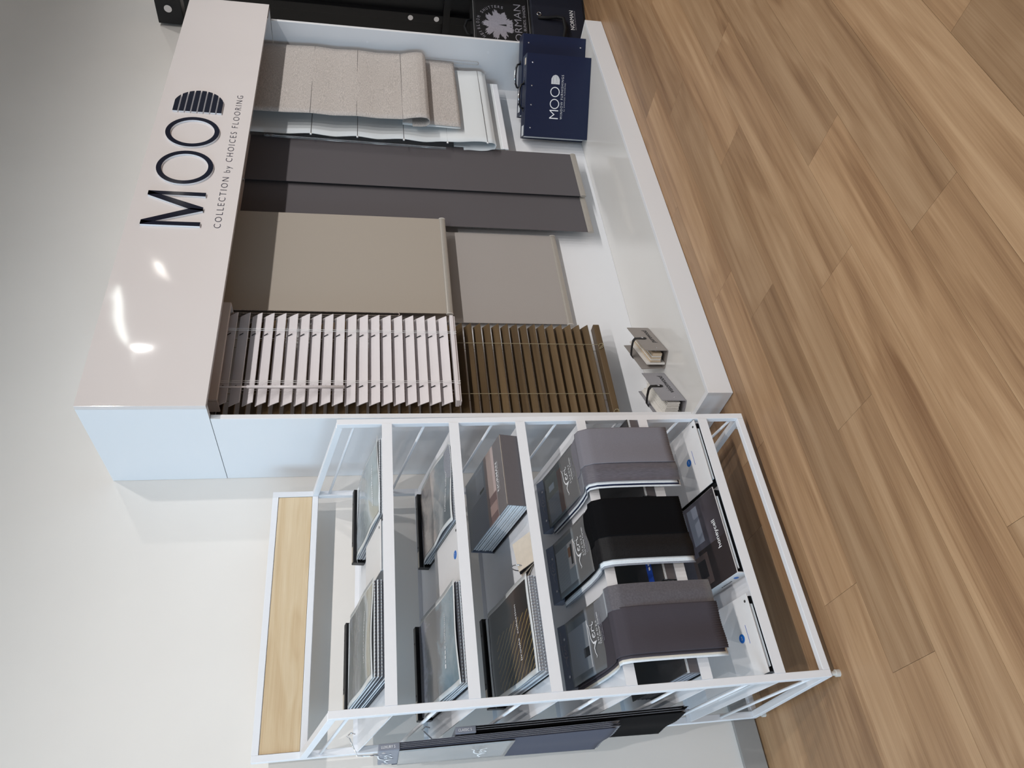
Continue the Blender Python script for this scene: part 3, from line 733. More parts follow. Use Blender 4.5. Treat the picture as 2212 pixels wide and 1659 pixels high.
for i, l in enumerate(LIPS):
    yo = LEAN * (l - 0.03) / (ZT - 0.03)
    y1 = 0.484; f0 = l + SL * yo
    mb = MB().add([(0.004, yo + 0.003, f0), (RW - .004, yo + 0.003, f0), (RW - .004, y1, l + SL * y1), (0.004, y1, l + SL * y1),
                   (0.004, yo + 0.003, f0 - .003), (RW - .004, yo + 0.003, f0 - .003), (RW - .004, y1, l + SL * y1 - .003), (0.004, y1, l + SL * y1 - .003)],
                  [(0, 1, 2, 3), (7, 6, 5, 4), (0, 4, 5, 1), (1, 5, 6, 2), (2, 6, 7, 3), (3, 7, 4, 0)])
    sh = mb.build('shelf', M_RACK, rack)
    box('shelf_lip', M_RACK, sh, PT, RW - PT, yo - 0.001, yo + 0.003, l - 0.003, l + 0.028)
    box('shelf_back', M_RACK, sh, 0.006, RW - 0.006, y1 - .002, y1, l + SL * y1 - .003, l + SL * y1 + 0.012)
for i, l in enumerate(RODS):
    for x in (0.010, RW - 0.010):
        ys = PT + LEAN * max(0, l - 0.03) / ZT - 0.001
        MB().tube([(x, ys, l + SL * ys), (x, DT + 0.002, l + SL * DT)], 0.0045, 10).build('side_rod', M_RACK, rack, smooth=True)

TILT = math.atan(SL)
def shelf_frame(i, x, y):
    """frame on shelf i: x along the rack, y up the slope, z off the shelf"""
    y = y + LEAN * (LIPS[i] - 0.03) / (ZT - 0.03) - 0.005
    M = RMAT @ Matrix.Translation((x, y, LIPS[i] + SL * y + 0.0004)) @ Matrix.Rotation(TILT, 4, 'X')
    return M
CT = math.cos(TILT)
def shelf_thing(name, label, cat, i, x, y, group, turn=0.0):
    M = shelf_frame(i, x, y) @ Matrix.Rotation(turn, 4, 'Z')
    t = thing(name, label, cat, M.to_translation(), M.to_3x3(), group)
    return t
Xv, Yv, Zv = Vector((1, 0, 0)), Vector((0, 1, 0)), Vector((0, 0, 1))

def pages_mb(w, d, z0, z1, n, curl=0.0, zig=True, ragged=0.006, seed=1, droop=0.0, odd=None):
    rnd = random.Random(seed); mb = MB(); th = (z1 - z0) / n
    for k in range(n):
        if odd is not None and k % 2 != odd: rnd.random(); continue
        y0 = rnd.uniform(0, ragged); xa = rnd.uniform(0, ragged * .6); xb = w - rnd.uniform(0, ragged * .6)
        nz = 60 if zig else 6; za = z0 + th * k; zb = za + th * 0.62
        top = []; bot = []
        for j in range(nz + 1):
            x = xa + (xb - xa) * j / nz; yy = y0 + (0.0022 if (zig and j % 2) else 0)
            top.append((x, yy, zb - droop * k / n)); bot.append((x, yy, za - droop * k / n))
        vs = top + bot + [(xb, d, zb), (xa, d, zb), (xb, d, za), (xa, d, za)]; m = nz + 1
        fs = [tuple(list(range(m)) + [2 * m, 2 * m + 1]), tuple(list(reversed(range(m, 2 * m))) + [2 * m + 3, 2 * m + 2])]
        for j in range(nz): fs.append((j, m + j, m + j + 1, j + 1))
        fs.append((nz, 2 * m - 1, 2 * m + 2, 2 * m)); fs.append((0, 2 * m + 1, 2 * m + 3, m)); fs.append((2 * m, 2 * m + 2, 2 * m + 3, 2 * m + 1))
        mb.add(vs, fs)
    return mb

def swatch_book(label, i, x, y, w, d, th, cover, pages, npg, words=None, wpos=None, tapered=0.4, wave=0.004, seed=1, turn=0.0, border=True, spine_h=None):
    t = shelf_thing('swatch_book', label, 'sample book', i, x, y, 'clip-spined swatch books on the rack', turn)
    sh_ = spine_h or th * 0.9 + 0.008
    box('back_board', M_BOARD, t, 0, w, 0.002, d, 0, 0.003)
    pages_mb(w - 0.004, d - 0.02, 0.0035, th - 0.003, npg, seed=seed, odd=0).build('swatch_pages', pages, t)
    pages_mb(w - 0.004, d - 0.02, 0.0035, th - 0.003, npg, seed=seed + 1, odd=1).build('interleaves', M_PAGE, t)
    rnd = random.Random(seed + 50); a, b, c = rnd.uniform(0, 6), rnd.uniform(0, 6), rnd.uniform(0, 6)
    def z(u, v):
        e = math.sin(math.pi * min(1, v * 1.4)) if v < 0.7 else math.sin(math.pi * 0.98) + (1 - v)
        return th + wave * (0.5 * math.sin(5 * u + a + 3 * v) + 0.5 * math.sin(9 * v + b - 2 * u)) * (1 - v * 0.6) - (th - sh_ * 0.55) * max(0, (v - 0.80) / 0.20) ** 2
    M_SL = M_CLEARSLEEVE if border else cover
    sl = MB().sheet(lambda u, v: (-0.002 + (w + 0.004) * u, 0.0 + d * v, z(u, v)), 22, 26, 0.0006).build('cover_sleeve', M_CLEARSLEEVE, t, smooth=True)
    mg = 0.012
    pr = MB().sheet(lambda u, v: (mg + (w - 2 * mg) * u, mg + (d - mg - 0.012) * v, z((mg + (w - 2 * mg) * u) / w, (mg + (d - mg - .012) * v) / d) + 0.0008), 22, 26).build('printed_cover', cover, sl, smooth=True)
    sp = box('spine_clip', M_BLACK, t, -0.002, w + 0.002, d - 0.004, d + 0.020, 0, sh_, bevel=0.002)
    box('spine_label', M_CARD, sp, 0.002, 0.055, d + 0.001, d + 0.016, sh_, sh_ + 0.0006)
    for kx in (0.07, w - 0.05):
        MB().disc((kx, d + 0.008, sh_), (0, 0, 1), 0.003, 0.0008, 10).build('spine_rivet', M_BOARDIN, sp)
    if words:
        for (txt, px, py, wd, ht) in words:
            u0 = px / w; v0 = py / d
            o = lettering(txt, (px, py, z(0.5, v0) + wave * 0.5 + 0.0015), Xv, Yv, wd, M_WHITEINK, sl, height=ht, lift=0) if txt else fine_print((px, py, 0), Xv, Yv, wd, ht, M_WHITEINK, sl, seed)
            for vtx in o.data.vertices:
                vtx.co.z = z(min(1, max(0, vtx.co.x / w)), min(1, max(0, vtx.co.y / d))) + 0.0016
    return t
M_CLEARSLEEVE = mat('plastic_sleeve', (204, 206, 206), 0.1, noise=0.02, nscale=6)
P_SEA = ramp_mat('print_pale_sea', [(0.0, (148, 158, 156)), (0.35, (160, 170, 172)), (0.6, (118, 130, 138)), (0.8, (158, 168, 176)), (1.0, (70, 84, 98))], 0.12, nscale=5, namt=0.25, nstretch=(1, 3, 1), coat=0.15)
P_SEA2 = ramp_mat('print_grey_shore', [(0.0, (150, 158, 158)), (0.3, (112, 118, 116)), (0.5, (150, 152, 154)), (0.75, (96, 100, 100)), (1.0, (150, 156, 168))], 0.12, nscale=4, namt=0.3, nstretch=(0.8, 4, 1), coat=0.15)
P_PEOPLE = ramp_mat('print_soft_portrait', [(0.0, (96, 104, 108)), (0.35, (128, 132, 134)), (0.55, (176, 166, 160)), (0.75, (204, 188, 178)), (1.0, (86, 76, 74))], 0.12, axis='V', nscale=2.6, namt=0.55, coat=0.15)
P_CLOUD = ramp_mat('print_storm_cliff', [(0.0, (52, 96, 114)), (0.26, (112, 134, 146)), (0.46, (52, 58, 68)), (0.66, (66, 70, 80)), (0.82, (150, 152, 172)), (1.0, (104, 116, 142))], 0.12, nscale=3.4, namt=0.30, nstretch=(1.2, 1.6, 1), coat=0.15)
P_LEAF = ramp_mat('print_gold_leaf_veins', [(0.0, (40, 38, 34)), (0.25, (66, 50, 40)), (0.42, (40, 40, 40)), (0.7, (50, 52, 52)), (1.0, (58, 60, 66))], 0.14, nscale=3, namt=0.35, coat=0.4,
                  lines=(7, 'DIAGONAL', 0.955, (158, 134, 80), 2.4, 0.0, 0.66, 0.0, 0.72))
P_VERI = ramp_mat('print_curtained_room', [(0.0, (104, 103, 103)), (0.40, (108, 107, 107)), (0.42, (126, 130, 136)), (0.75, (96, 104, 112)), (1.0, (140, 146, 152))], 0.25, nscale=3, namt=0.01, rects=[(0.12, 0.82, 0.44, 0.96, (158, 164, 174)), (0.12, 0.82, 0.44, 0.54, (206, 206, 208)), (0.30, 0.44, 0.46, 0.60, (52, 50, 52))],
                  lines=(26, 'X', 0.7, (122, 128, 138), 0.3, 0.12, 0.82, 0.56, 0.96), coat=0.3)
P_VERI2 = ramp_mat('print_bright_studio', [(0.0, (104, 103, 103)), (0.40, (108, 107, 107)), (0.42, (126, 132, 136)), (1.0, (100, 108, 114))], 0.25, nscale=3, namt=0.01, rects=[(0.10, 0.80, 0.44, 0.96, (168, 176, 182)), (0.35, 0.80, 0.44, 0.62, (222, 216, 212)), (0.40, 0.75, 0.50, 0.55, (60, 56, 54)), (0.55, 0.72, 0.55, 0.62, (176, 130, 100))],
                   lines=(22, 'Y', 0.75, (108, 114, 120), 0.3, 0.10, 0.80, 0.64, 0.96), coat=0.3)
P_VERI3 = ramp_mat('print_brown_lounge', [(0.0, (104, 103, 103)), (0.40, (110, 108, 108)), (0.42, (96, 98, 98)), (1.0, (84, 92, 92))], 0.25, nscale=3, namt=0.03, rects=[(0.05, 0.85, 0.44, 0.58, (110, 84, 76)), (0.05, 0.5, 0.58, 0.92, (132, 142, 156)), (0.5, 0.92, 0.58, 0.95, (104, 112, 110)), (0.62, 0.74, 0.7, 0.86, (172, 186, 200))],
                   lines=(20, 'Y', 0.7, (84, 90, 100), 0.5, 0.05, 0.5, 0.58, 0.92), coat=0.3)
P_NORMAN = ramp_mat('print_shutter_room', [(0.0, (112, 106, 106)), (0.20, (112, 106, 106)), (0.21, (190, 172, 168)), (0.26, (190, 172, 168)), (0.27, (164, 148, 142)), (0.45, (160, 142, 136)), (0.46, (140, 148, 158)), (0.7, (158, 166, 174)), (1.0, (118, 126, 134))], 0.3, nscale=3, namt=0.0,
                    rects=[(0.0, 0.36, 0.21, 0.40, (112, 92, 90)), (0.1, 0.24, 0.22, 0.40, (156, 132, 126)), (0.0, 0.55, 0.46, 0.92, (116, 124, 136)), (0.58, 0.64, 0.5, 0.62, (52, 56, 48)), (0.62, 0.95, 0.5, 0.70, (172, 180, 188))],
                    lines=(24, 'DIAGONAL', 0.75, (146, 154, 166), 0.1, 0.0, 0.55, 0.46, 0.92))
P_HONEY = ramp_mat('print_night_lounge', [(0.0, (54, 48, 50)), (0.2, (74, 68, 74)), (0.45, (118, 114, 126)), (0.7, (86, 84, 94)), (1.0, (34, 36, 44))], 0.2, nscale=2.5, namt=0.12,
                   rects=[(0.0, 0.45, 0.0, 0.5, (52, 44, 44)), (0.06, 0.40, 0.36, 0.62, (104, 88, 84)), (0.14, 0.34, 0.42, 0.56, (44, 40, 42)), (0.52, 0.95, 0.34, 0.52, (176, 182, 198)), (0.50, 0.96, 0.56, 0.92, (150, 156, 168))],
                   lines=(30, 'Y', 0.72, (116, 120, 132), 0.2, 0.50, 0.96, 0.56, 0.92), coat=0.4)
P_DARKBOX = ramp_mat('print_dark_sketch', [(0.0, (58, 57, 59)), (0.5, (40, 40, 42)), (1.0, (34, 36, 36))], 0.35, nscale=5, namt=0.15)

swatch_book('swatch book with a pale rippled-sea cover, on the top shelf by the cabinet', 0, 0.548, 0.014, 0.262, 0.352 / CT, 0.036, P_SEA, M_PAGEG, 8, [(None, 0.06, 0.07, 0.14, 0.006)], seed=3, wave=0.006)
swatch_book('thick swatch book with a grey shoreline cover, left on the top shelf', 0, 0.090, 0.012, 0.264, 0.372 / CT, 0.054, P_SEA2, M_PAGED, 10, [(None, 0.06, 0.085, 0.14, 0.006)], seed=4, wave=0.005)
swatch_book('swatch book with a wavy soft grey and peach photographic cover', 1, 0.520, 0.014, 0.264, 0.350 / CT, 0.032, P_PEOPLE, M_PAGEG, 7, [('columbus collection', 0.048, 0.045, 0.165, 0.011)], seed=5, wave=0.008)
swatch_book('swatch book with a stormy blue-grey cliff cover, outer left on the second shelf', 1, 0.062, 0.014, 0.276, 0.400 / CT, 0.042, P_CLOUD, M_PAGED, 9, [(None, 0.066, 0.107, 0.060, 0.010), ('collection', 0.134, 0.107, 0.082, 0.011)], seed=6, wave=0.005)
swatch_book('swatch book with a dark gold-veined cover lettered brooks collection', 2, 0.074, 0.014, 0.268, 0.380 / CT, 0.052, P_LEAF, M_PAGEG, 10, [('brooks  collection', 0.058, 0.095, 0.155, 0.012)], seed=8, wave=0.004)

# black hair-tie like cord on the stormy book
tl = shelf_thing('cord_loop', 'small black cord loop lying behind the stormy-cover swatch book', 'cord', 1, 0.110, 0.440, None)
MB().tube([(0.0, -0.015, 0.048), (0.0, 0.0, 0.052), (-0.004, 0.012, 0.05), (-0.016, 0.016, 0.044), (-0.024, 0.008, 0.036), (-0.018, -0.002, 0.03), (-0.006, 0.002, 0.024), (0.010, 0.010, 0.014), (0.024, 0.008, 0.004), (0.034, 0.014, 0.003)], 0.0028, 8).build('cord', M_BLACK, tl, smooth=True)

# grey box book
bb = shelf_thing('box_book', 'thick grey box-bound NORMAN sample book with page stack showing', 'sample book', 2, 0.557, 0.018, None)
w_, d_, h_ = 0.248, 0.345 / CT, 0.082
MB().sheet(lambda u, v: (w_ * u, d_ * v, h_), 4, 4, 0.003).build('top_cover', P_NORMAN, bb)
box('fore_edge_flap', M_BOXG, bb, 0, w_, 0, 0.004, 0.0, h_ - 0.003, bevel=0.001)
box('bottom_board', M_BOXD, bb, 0, w_, 0.004, d_, 0, 0.004)
box('spine', M_CLIP, bb, 0, w_, d_ - .004, d_, 0.004, h_ - .003)
for k in range(9):
    box('page', M_PAGE, bb, 0.004 + 0.001 * (k % 3), w_ - 0.005, 0.006, d_ - 0.008, 0.008 + k * 0.0078, 0.0135 + k * 0.0078)
lettering('NORMAN', (0.075, 0.050, h_), Xv, Yv, 0.100, M_WHITEINK, bb, height=0.013, weight=0.01)
lettering('SHUTTERS  BLINDS  SHADES', (0.075, 0.042, h_), Xv, Yv, 0.100, M_WHITEINK, bb, height=0.0042)
MB().box(0.004, w_ - .004, 0.0, 0.0012, h_ + .0001, h_ + .0006).build('edge_line', M_CARD, bb)

# white folders lying between the books
def binder(name, label, i, x, y, w, d, h, dot=None, words=None, group=None, turn=0.0, gap=True):
    t = shelf_thing(name, label, 'binder', i, x, y, group, turn)
    cv = box('top_cover', M_WHITEB, t, 0, w, 0, d, h - 0.003, h, bevel=0.0008)
    box('bottom_cover', M_WHITEB, t, 0, w, 0, d, 0, 0.003, bevel=0.0008)
    box('spine', M_WHITEB, t, 0, w, d - 0.003, d, 0.003, h - 0.003)
    if gap:
        box('black_lining', M_BOARD, t, 0.004, w - 0.004, 0.012, d - 0.006, 0.0032, h - 0.0165)
        for k in range(4):
            box('page', M_PAGE, t, 0.016 + .002 * k, w - 0.03, 0.004 + 0.002 * (k % 2), d - 0.01, h - 0.0155 + k * 0.003, h - 0.0135 + k * 0.003)
    else:
        box('page_block', M_PAGE, t, 0.003, w - 0.003, 0.004, d - 0.004, 0.0032, h - 0.0032)
    if dot:
        MB().disc((dot[0], dot[1], h), (0, 0, 1), 0.0125, 0.0006, 28).build('blue_dot', M_BLUE, cv)
        lettering('lux', (dot[0] - 0.004, dot[1] - 0.003, h + 0.0006), Xv, Yv, 0.010, M_WHITEINK, cv, height=0.005)
        MB().box(dot[0] - 0.022, dot[0] + 0.03, dot[1] - 0.030, dot[1] - 0.0285, h, h + 0.0004).build('print_line', M_BLUEL, cv)
    MB().disc((w - 0.02, 0.014, h), (0, 0, 1), 0.004, 0.0006, 14).build('eyelet', M_BOARDIN, cv)
    return t, cv
binder('white_folder', 'white folder with a small blue dot peeking out beneath the peach-cover book', 1, 0.340, 0.014, 0.172, 0.24, 0.020, dot=(0.085, 0.035))
binder('white_folder', 'plain white folder lying between the two top-shelf swatch books', 0, 0.375, 0.014, 0.155, 0.20, 0.030, gap=False)
G6 = 'white binders on the bottom shelf'
binder('white_binder', 'white binder with a blue dot at the cabinet end of the bottom shelf', 5, 0.612, 0.014, 0.238, 0.31, 0.042, dot=(0.118, 0.085), group=G6)
binder('white_binder', 'white binder with a blue dot at the outer left end of the bottom shelf', 5, 0.026, 0.014, 0.222, 0.31, 0.042, dot=(0.112, 0.072), group=G6)
t, cv = binder('honeycomb_binder', 'binder with a dark night-lounge photo cover lettered honeycell', 5, 0.312, 0.018, 0.286, 0.31, 0.045)
MB().sheet(lambda u, v: (0.001 + 0.284 * u, 0.001 + 0.308 * v, 0.0453), 4, 4).build('printed_cover', P_HONEY, cv)
lettering('honeycell', (0.098, 0.034, 0.0455), Xv, Yv, 0.092, M_WHITEINK, cv, weight=0.01)
MB().disc((-0.0002, 0.04, 0.022), (-1, 0, 0), 0.008, 0.0006, 20).build('blue_dot', M_BLUE, t)
# side board of that binder (white, facing left)
box('side_board', M_WHITEB, t, -0.0001, 0.003, 0.0, 0.31, 0.003, 0.042)
fine_print((-0.0004, 0.12, 0.018), (0, -1, 0), (0, 0, 1), 0.055, 0.005, M_INK, t, 6)

# dark box books on shelf five
def dark_box(label, x, w, mark=None):
    t = shelf_thing('dark_box_book', label, 'sample book', 4, x, 0.014, 'dark box books on the fifth shelf')
    d, h = 0.30 / CT, 0.068
    MB().sheet(lambda u, v: (w * u, d * v, h), 3, 3, 0.003).build('top_cover', P_DARKBOX, t)
    box('fore_edge_flap', M_BOXG, t, 0, w, 0, 0.004, 0, h - 0.012)
    for k in range(3): box('white_edge', M_PAGE, t, 0.0, w, 0.0005, 0.006, h - 0.011 + 0.0032 * k, h - 0.0095 + 0.0032 * k)
    box('bottom_board', M_BOARD, t, 0, w, 0.004, d, 0, 0.004)
    for k in range(7): box('page', M_PAGEG, t, 0.003 + .001 * (k % 2), w - .004, 0.008, d - 0.006, 0.007 + k * 0.0072, 0.0115 + k * 0.0072)
    if mark == 'blue':
        MB().box(0.0, w, 0.050, 0.078, h + 0.0002, h + 0.0007).build('blue_band', M_BLUEL, t)
        fine_print((w - 0.20, 0.056, h + 0.0007), Xv, Yv, 0.12, 0.010, M_WHITEINK, t, 5)
    else:
        lettering('NORMAN', (w * .3, 0.06, h), Xv, Yv, 0.09, M_BOXG, t, height=0.014)
    return t
dark_box('dark NORMAN box book behind the grey draped fabric', 0.572, 0.28)
dark_box('dark box book with a bright blue band between the draped fabrics', 0.302, 0.25, 'blue')
dark_box('dark box book at the outer left end of the fifth shelf', 0.040, 0.245)

# small ring-bound card set on shelf three
rc = shelf_thing('ring_card_set', 'small cream card set held on a steel ring, beside the gold-veined book', 'sample cards', 2, 0.395, 0.030, None)
for k in range(5):
    M = Matrix.Translation((0.0, 0.006 * k, 0.0015)) @ Matrix.Rotation(0.25 + 0.05 * k, 4, 'Z') @ Matrix.Rotation(math.radians(28 - 6 * k), 4, 'X')
    MB().box(0, 0.10, 0, 0.075, 0, 0.0022, M).build('card', M_CARD if k % 2 == 0 else M_BOARD, rc)
MB().tube([(0.000 + 0.004 * math.sin(a), 0.072 + 0.020 * math.cos(a), 0.034 + 0.020 * math.sin(a)) for a in [2 * math.pi * k / 20 for k in range(20)]], 0.0016, 6, closed=True).build('ring', M_CHROME, rc, smooth=True)

# handwritten brand word: tapering V with a long swash, then e, r, i
def script_word(O, ax, ay, wd, m, parent, world=False):
    O, ax, ay = Vector(O), Vector(ax).normalized(), Vector(ay).normalized(); nn = ax.cross(ay)
    S_ = [([(0, .15), (.03, .11), (.14, .17), (.26, .19), (.34, .13), (.42, 0), (.395, .12), (.40, .20), (.46, .26), (.56, .31), (.70, .33), (.85, .33), (1, .41)], [.010, .012, .014, .02, .026, .022, .03, .024, .018, .016, .014, .012, .006]),
          ([(.53, .12), (.60, .15), (.645, .16), (.62, .20), (.56, .18), (.525, .11), (.55, .05), (.62, .04), (.67, .09)], .014),
          ([(.70, .06), (.72, .14), (.73, .20), (.74, .17), (.79, .20), (.82, .16), (.85, .15)], .014),
          ([(.88, .20), (.89, .10), (.92, .06), (.96, .09)], .014), ([(.90, .265), (.915, .275)], .016)]
    mb = MB()
    for pts, r in S_:
        P_ = [O + ax * (p[0] * wd) + ay * (p[1] * wd) + nn * 0.0012 for p in pts]
        n = len(P_); L_, R_ = [], []
        for i, p in enumerate(P_):
            d = (P_[min(i + 1, n - 1)] - P_[max(i - 1, 0)]).normalized(); sd = nn.cross(d).normalized(); rr = (r[i] if isinstance(r, list) else r) * wd
            L_.append(p + sd * rr); R_.append(p - sd * rr)
        mb.add(L_ + R_, [(i, n + i, n + i + 1, i + 1) for i in range(n - 1)])
    return mb.build('script_word', m, parent, world=world)

# draped vertical-shade sample books on shelf four
def veri(label, x, w, print_m, split, m_right, m_left, edges, zbot, seed, slipped=0.0):
    t = shelf_thing('drape_book', label, 'sample book', 3, x, 0.02, 'draped fabric sample books on the fourth shelf')
    inv = t.matrix_basis.inverted() @ RMAT
    L0 = LIPS[3]
    def P(px, py, pz): return inv @ Vector((px, py, pz))
    # path of the cloth in the rack's y,z: down the shelf, over the lip, down in front
    def path(off):
        return [(0.310, L0 + SL * .310 + 0.012 + off * .3), (0.27, L0 + SL * .27 + 0.014 + off), (0.19, L0 + SL * .19 + 0.014 + off), (0.12, L0 + SL * .12 + 0.015 + off), (0.07, L0 + SL * .07 + 0.020 + off), (0.03, L0 + 0.033 + off), (0.004, L0 + 0.040 + off), (-0.014 - off * .6, L0 + 0.034 + off * .6), (-0.025 - off, L0 + 0.010), (-0.029 - off, L0 - 0.04), (-0.030 - off, L0 - 0.14), (-0.028 - off, zbot + 0.0)]
    def cloth(x0, x1, off, dz, wob, sd, zig=True):
        pp = path(off); n = len(pp) - 1
        def fn(u, v):
            f = v * n; i = min(int(f), n - 1); k = f - i
            a, b = pp[i], pp[i + 1]
            # Catmull-ish smoothing
            y = a[0] + (b[0] - a[0]) * k; z = a[1] + (b[1] - a[1]) * k
            hang = max(0, (v - 0.6) / 0.4)
            y -= wob * hang * (0.5 + 0.5 * math.sin(7 * u + sd))
            if v > 0.995:
                z += dz + (0.0016 if zig and int(u * 40 + .5) % 2 else 0)
            xx = x0 + (x1 - x0) * u
            return P(xx, y, z)
        return MB().sheet(fn, 40, 44, 0.0008)
    xs = x + w * split
    xl, xr = x - 0.006, x + w - 0.004
    n = len(edges)
    for k, em in enumerate(edges):
        o = 0.002 + 0.0022 * (n - 1 - k) * -1
        cloth(xl - 0.002 - 0.0055 * (n - k), xr - 0.004, -0.0006 - 0.0022 * (n - k) * .5 + 0.0, 0.004 * ((k * 7) % 3) - 0.004, 0.001, seed + k).build('under_layer', em, t, smooth=True)
    cloth(xs, xr, 0.004, 0.0, 0.003, seed).build('drape', m_right, t, smooth=True)
    cloth(xl, xs + 0.004, 0.0025, -0.004, 0.006, seed + 3).build('drape', m_left, t, smooth=True)
    # printed cover sheet and clip
    c0, c1 = 0.066, 0.308
    def cov(u, v):
        py = c0 + (c1 - c0) * v
        return P(x + w * u, py, L0 + SL * py + 0.022 + 0.003 * math.sin(4 * v + seed) * (1 - v) + 0.001 * math.sin(6 * u) + 0.004 * v)
    cvm = MB().sheet(cov, 14, 18, 0.0006).build('printed_cover', print_m, t, smooth=True)
    MB().add([P(x - .002, 0.303, L0 + SL * .303 + 0.0005), P(x + w + .002, 0.303, L0 + SL * .303 + 0.0005), P(x + w + .002, 0.352, L0 + SL * .352 + 0.0005), P(x - .002, 0.352, L0 + SL * .352 + 0.0005),
              P(x - .002, 0.303, L0 + SL * .303 + 0.022), P(x + w + .002, 0.303, L0 + SL * .303 + 0.022), P(x + w + .002, 0.348, L0 + SL * .348 + 0.034), P(x - .002, 0.348, L0 + SL * .348 + 0.034)],
             [(0, 3, 2, 1), (4, 5, 6, 7), (0, 1, 5, 4), (1, 2, 6, 5), (2, 3, 7, 6), (3, 0, 4, 7)]).build('spine_clip', M_CLIP, t, bevel=0.002)
    o0 = P(x, 0.305, L0 + SL * .305 + 0.0235); cy = (P(x, 0.348, L0 + SL * .348 + 0.0345) - o0).normalized(); cx = (P(x + w, 0.305, L0 + SL * .305 + 0.0235) - o0).normalized()
    cl = t.children[-1]
    script_word(o0 + cx * (w * 0.34) + cy * 0.010, cx, cy, 0.070, M_SILVER, cl)
    lettering('SHADES', o0 + cx * (w - 0.052) + cy * 0.030, cx, cy, 0.034, M_SILVER, cl)
    nn = cx.cross(cy)
    for fx in (0.035, w - 0.045):
        MB().disc(o0 + cx * fx + cy * 0.016, nn, 0.0042, 0.0015, 14).build('rivet', M_CHROME, cl)
    # print on the cover
    e0 = P(x, c0, L0 + SL * c0 + 0.0245); ey = (P(x, c1, L0 + SL * c1 + 0.028) - e0).normalized(); ex = cx
    script_word(e0 + ex * (w * .20) + ey * 0.058, ex, ey, 0.105, M_WHITEINK, cvm)
    lettering('SHADES', e0 + ex * (w * .36) + ey * 0.044, ex, ey, 0.066, M_WHITEINK, cvm, height=0.007, space=1.5)
    lettering('The Clever Curtain', e0 + ex * (w * .34) + ey * 0.031, ex, ey, 0.090, M_WHITEINK, cvm, height=0.0085)
    fine_print(e0 + ex * (w * .36) + ey * 0.022, ex, ey, 0.080, 0.003, M_SILVER, cvm, seed)
    fine_print(e0 + ex * (w * .36) + ey * 0.014, ex, ey, 0.050, 0.003, M_SILVER, cvm, seed + 9)
    return t
veri('grey fabric sample book draped over the lip, nearest the cabinet', 0.612, 0.190, P_VERI3, 0.30, M_VG, M_VGS, [M_PAGE, M_NAVYCASE, M_PAGE], 0.338, 1)
veri('black fabric sample book draped over the lip, middle of the three', 0.362, 0.190, P_VERI2, 0.34, M_VB, M_VBS, [M_PAGEG, M_PAGE, M_PAGE], 0.356, 2)
veri('plum-grey fabric sample book draped over the lip at the outer left', 0.094, 0.192, P_VERI, 0.62, M_VDS, M_VD, [M_PAGE, M_CARD, M_VD], 0.332, 4)

# ------------------------------------------------------------------ sample books hanging on the rack's outer side
def hanging(label, x, y0, depth, ztop, zbot, fab, spine_text, cover_len, layers, flare):
    t = thing('hanging_sample_book', label, 'sample book', (x, y0 + depth / 2, zbot), group='sample books hanging on the side of the rack')
    hz = 0.056; th = 0.018
    clip = box('header_clip', M_CLIPL, t, x, x + th, y0, y0 + depth * .9, ztop - hz, ztop, world=True, bevel=0.002)
    n = layers
    for k in range(n):
        o = th * (k + .5) / n
        def fn(u, v):
            z = ztop - hz * .7 + (zbot - (ztop - hz * .7)) * v + (0.012 * math.sin(k * 2.1) * (1 if v > .98 else 0))
            yy = y0 + 0.004 + depth * (1.0 + flare * v) * u - 0.03 * flare * v * (1 - u) + (0.0015 if (int(v * 60) % 2 and u < .02) else 0)
            if v > .98 and int(u * 30 + .5) % 2: z += 0.002
            return (x + 0.001 + o * (1 + .1 * v) + 0.0025 * math.sin(8 * u + 2) * v, yy, z)
        MB().sheet(fn, 30, 30, 0.0007).build('fabric_leaf', fab if (k == 0 or k % 2) else M_PAGEG, t, smooth=True, world=True)
    if cover_len:
        cv = MB().sheet(lambda u, v: (x - 0.002 - 0.003 * math.sin(5 * v + 1) * math.sin(3 * u) ** 2, y0 + 0.006 + (depth - .012) * (1 + .1 * v) * u, ztop - hz + 0.002 - cover_len * v), 10, 18, 0.0008).build('clear_cover', M_SLEEVEG, t, smooth=True, world=True)
        script_word((x - 0.0065, y0 + depth * .78, ztop - hz - cover_len * .78), (0, -1, 0), (0, 0, 1), depth * .6, M_WHITEINK, cv, world=True)
    lettering(spine_text, (x + 0.006, y0, ztop - 0.008), (0, 0, -1), (1, 0, 0), 0.036, M_WHITEINK, clip, height=0.0065, world=True)
    script_word((x - .0005, y0 + depth * .78, ztop - 0.042), (0, -1, 0), (0, 0, 1), depth * .62, M_WHITEINK, clip, world=True)
    for yy in (y0 + 0.02, y0 + depth * .9 - .02):
        MB().disc((x, yy, ztop - 0.014), (-1, 0, 0), 0.005, 0.001, 14).build('rivet', M_CHROME, clip, world=True)
    # wire hook up to the side rod
    rx = RX + 0.010
    ym = y0 + depth * .45
    MB().tube([(x + th / 2, ym, ztop - .002), (x + th / 2, ym, ztop + 0.03), (x + th * .7, ym + .004, ztop + 0.055), (rx - 0.006, ym, ztop + 0.075), (rx, ym, ztop + 0.082), (rx + 0.008, ym, ztop + 0.072), (rx + 0.004, ym, ztop + 0.06)], 0.0017, 8).build('wire_hook', M_CHROME, t, smooth=True, world=True)
    return t
hanging('long slate fabric sample book hanging outermost on the rack side, labelled LUXURY', -1.058, 0.055, 0.205, 1.265, 0.615, M_VSL, 'LUXURY 5', 0.31, 9, 0.25)
hanging('long black fabric sample book hanging behind the slate one, labelled CLASSIC', -1.033, 0.055, 0.205, 1.062, 0.405, M_VB, 'CLASSIC 5', 0.0, 7, 0.22)

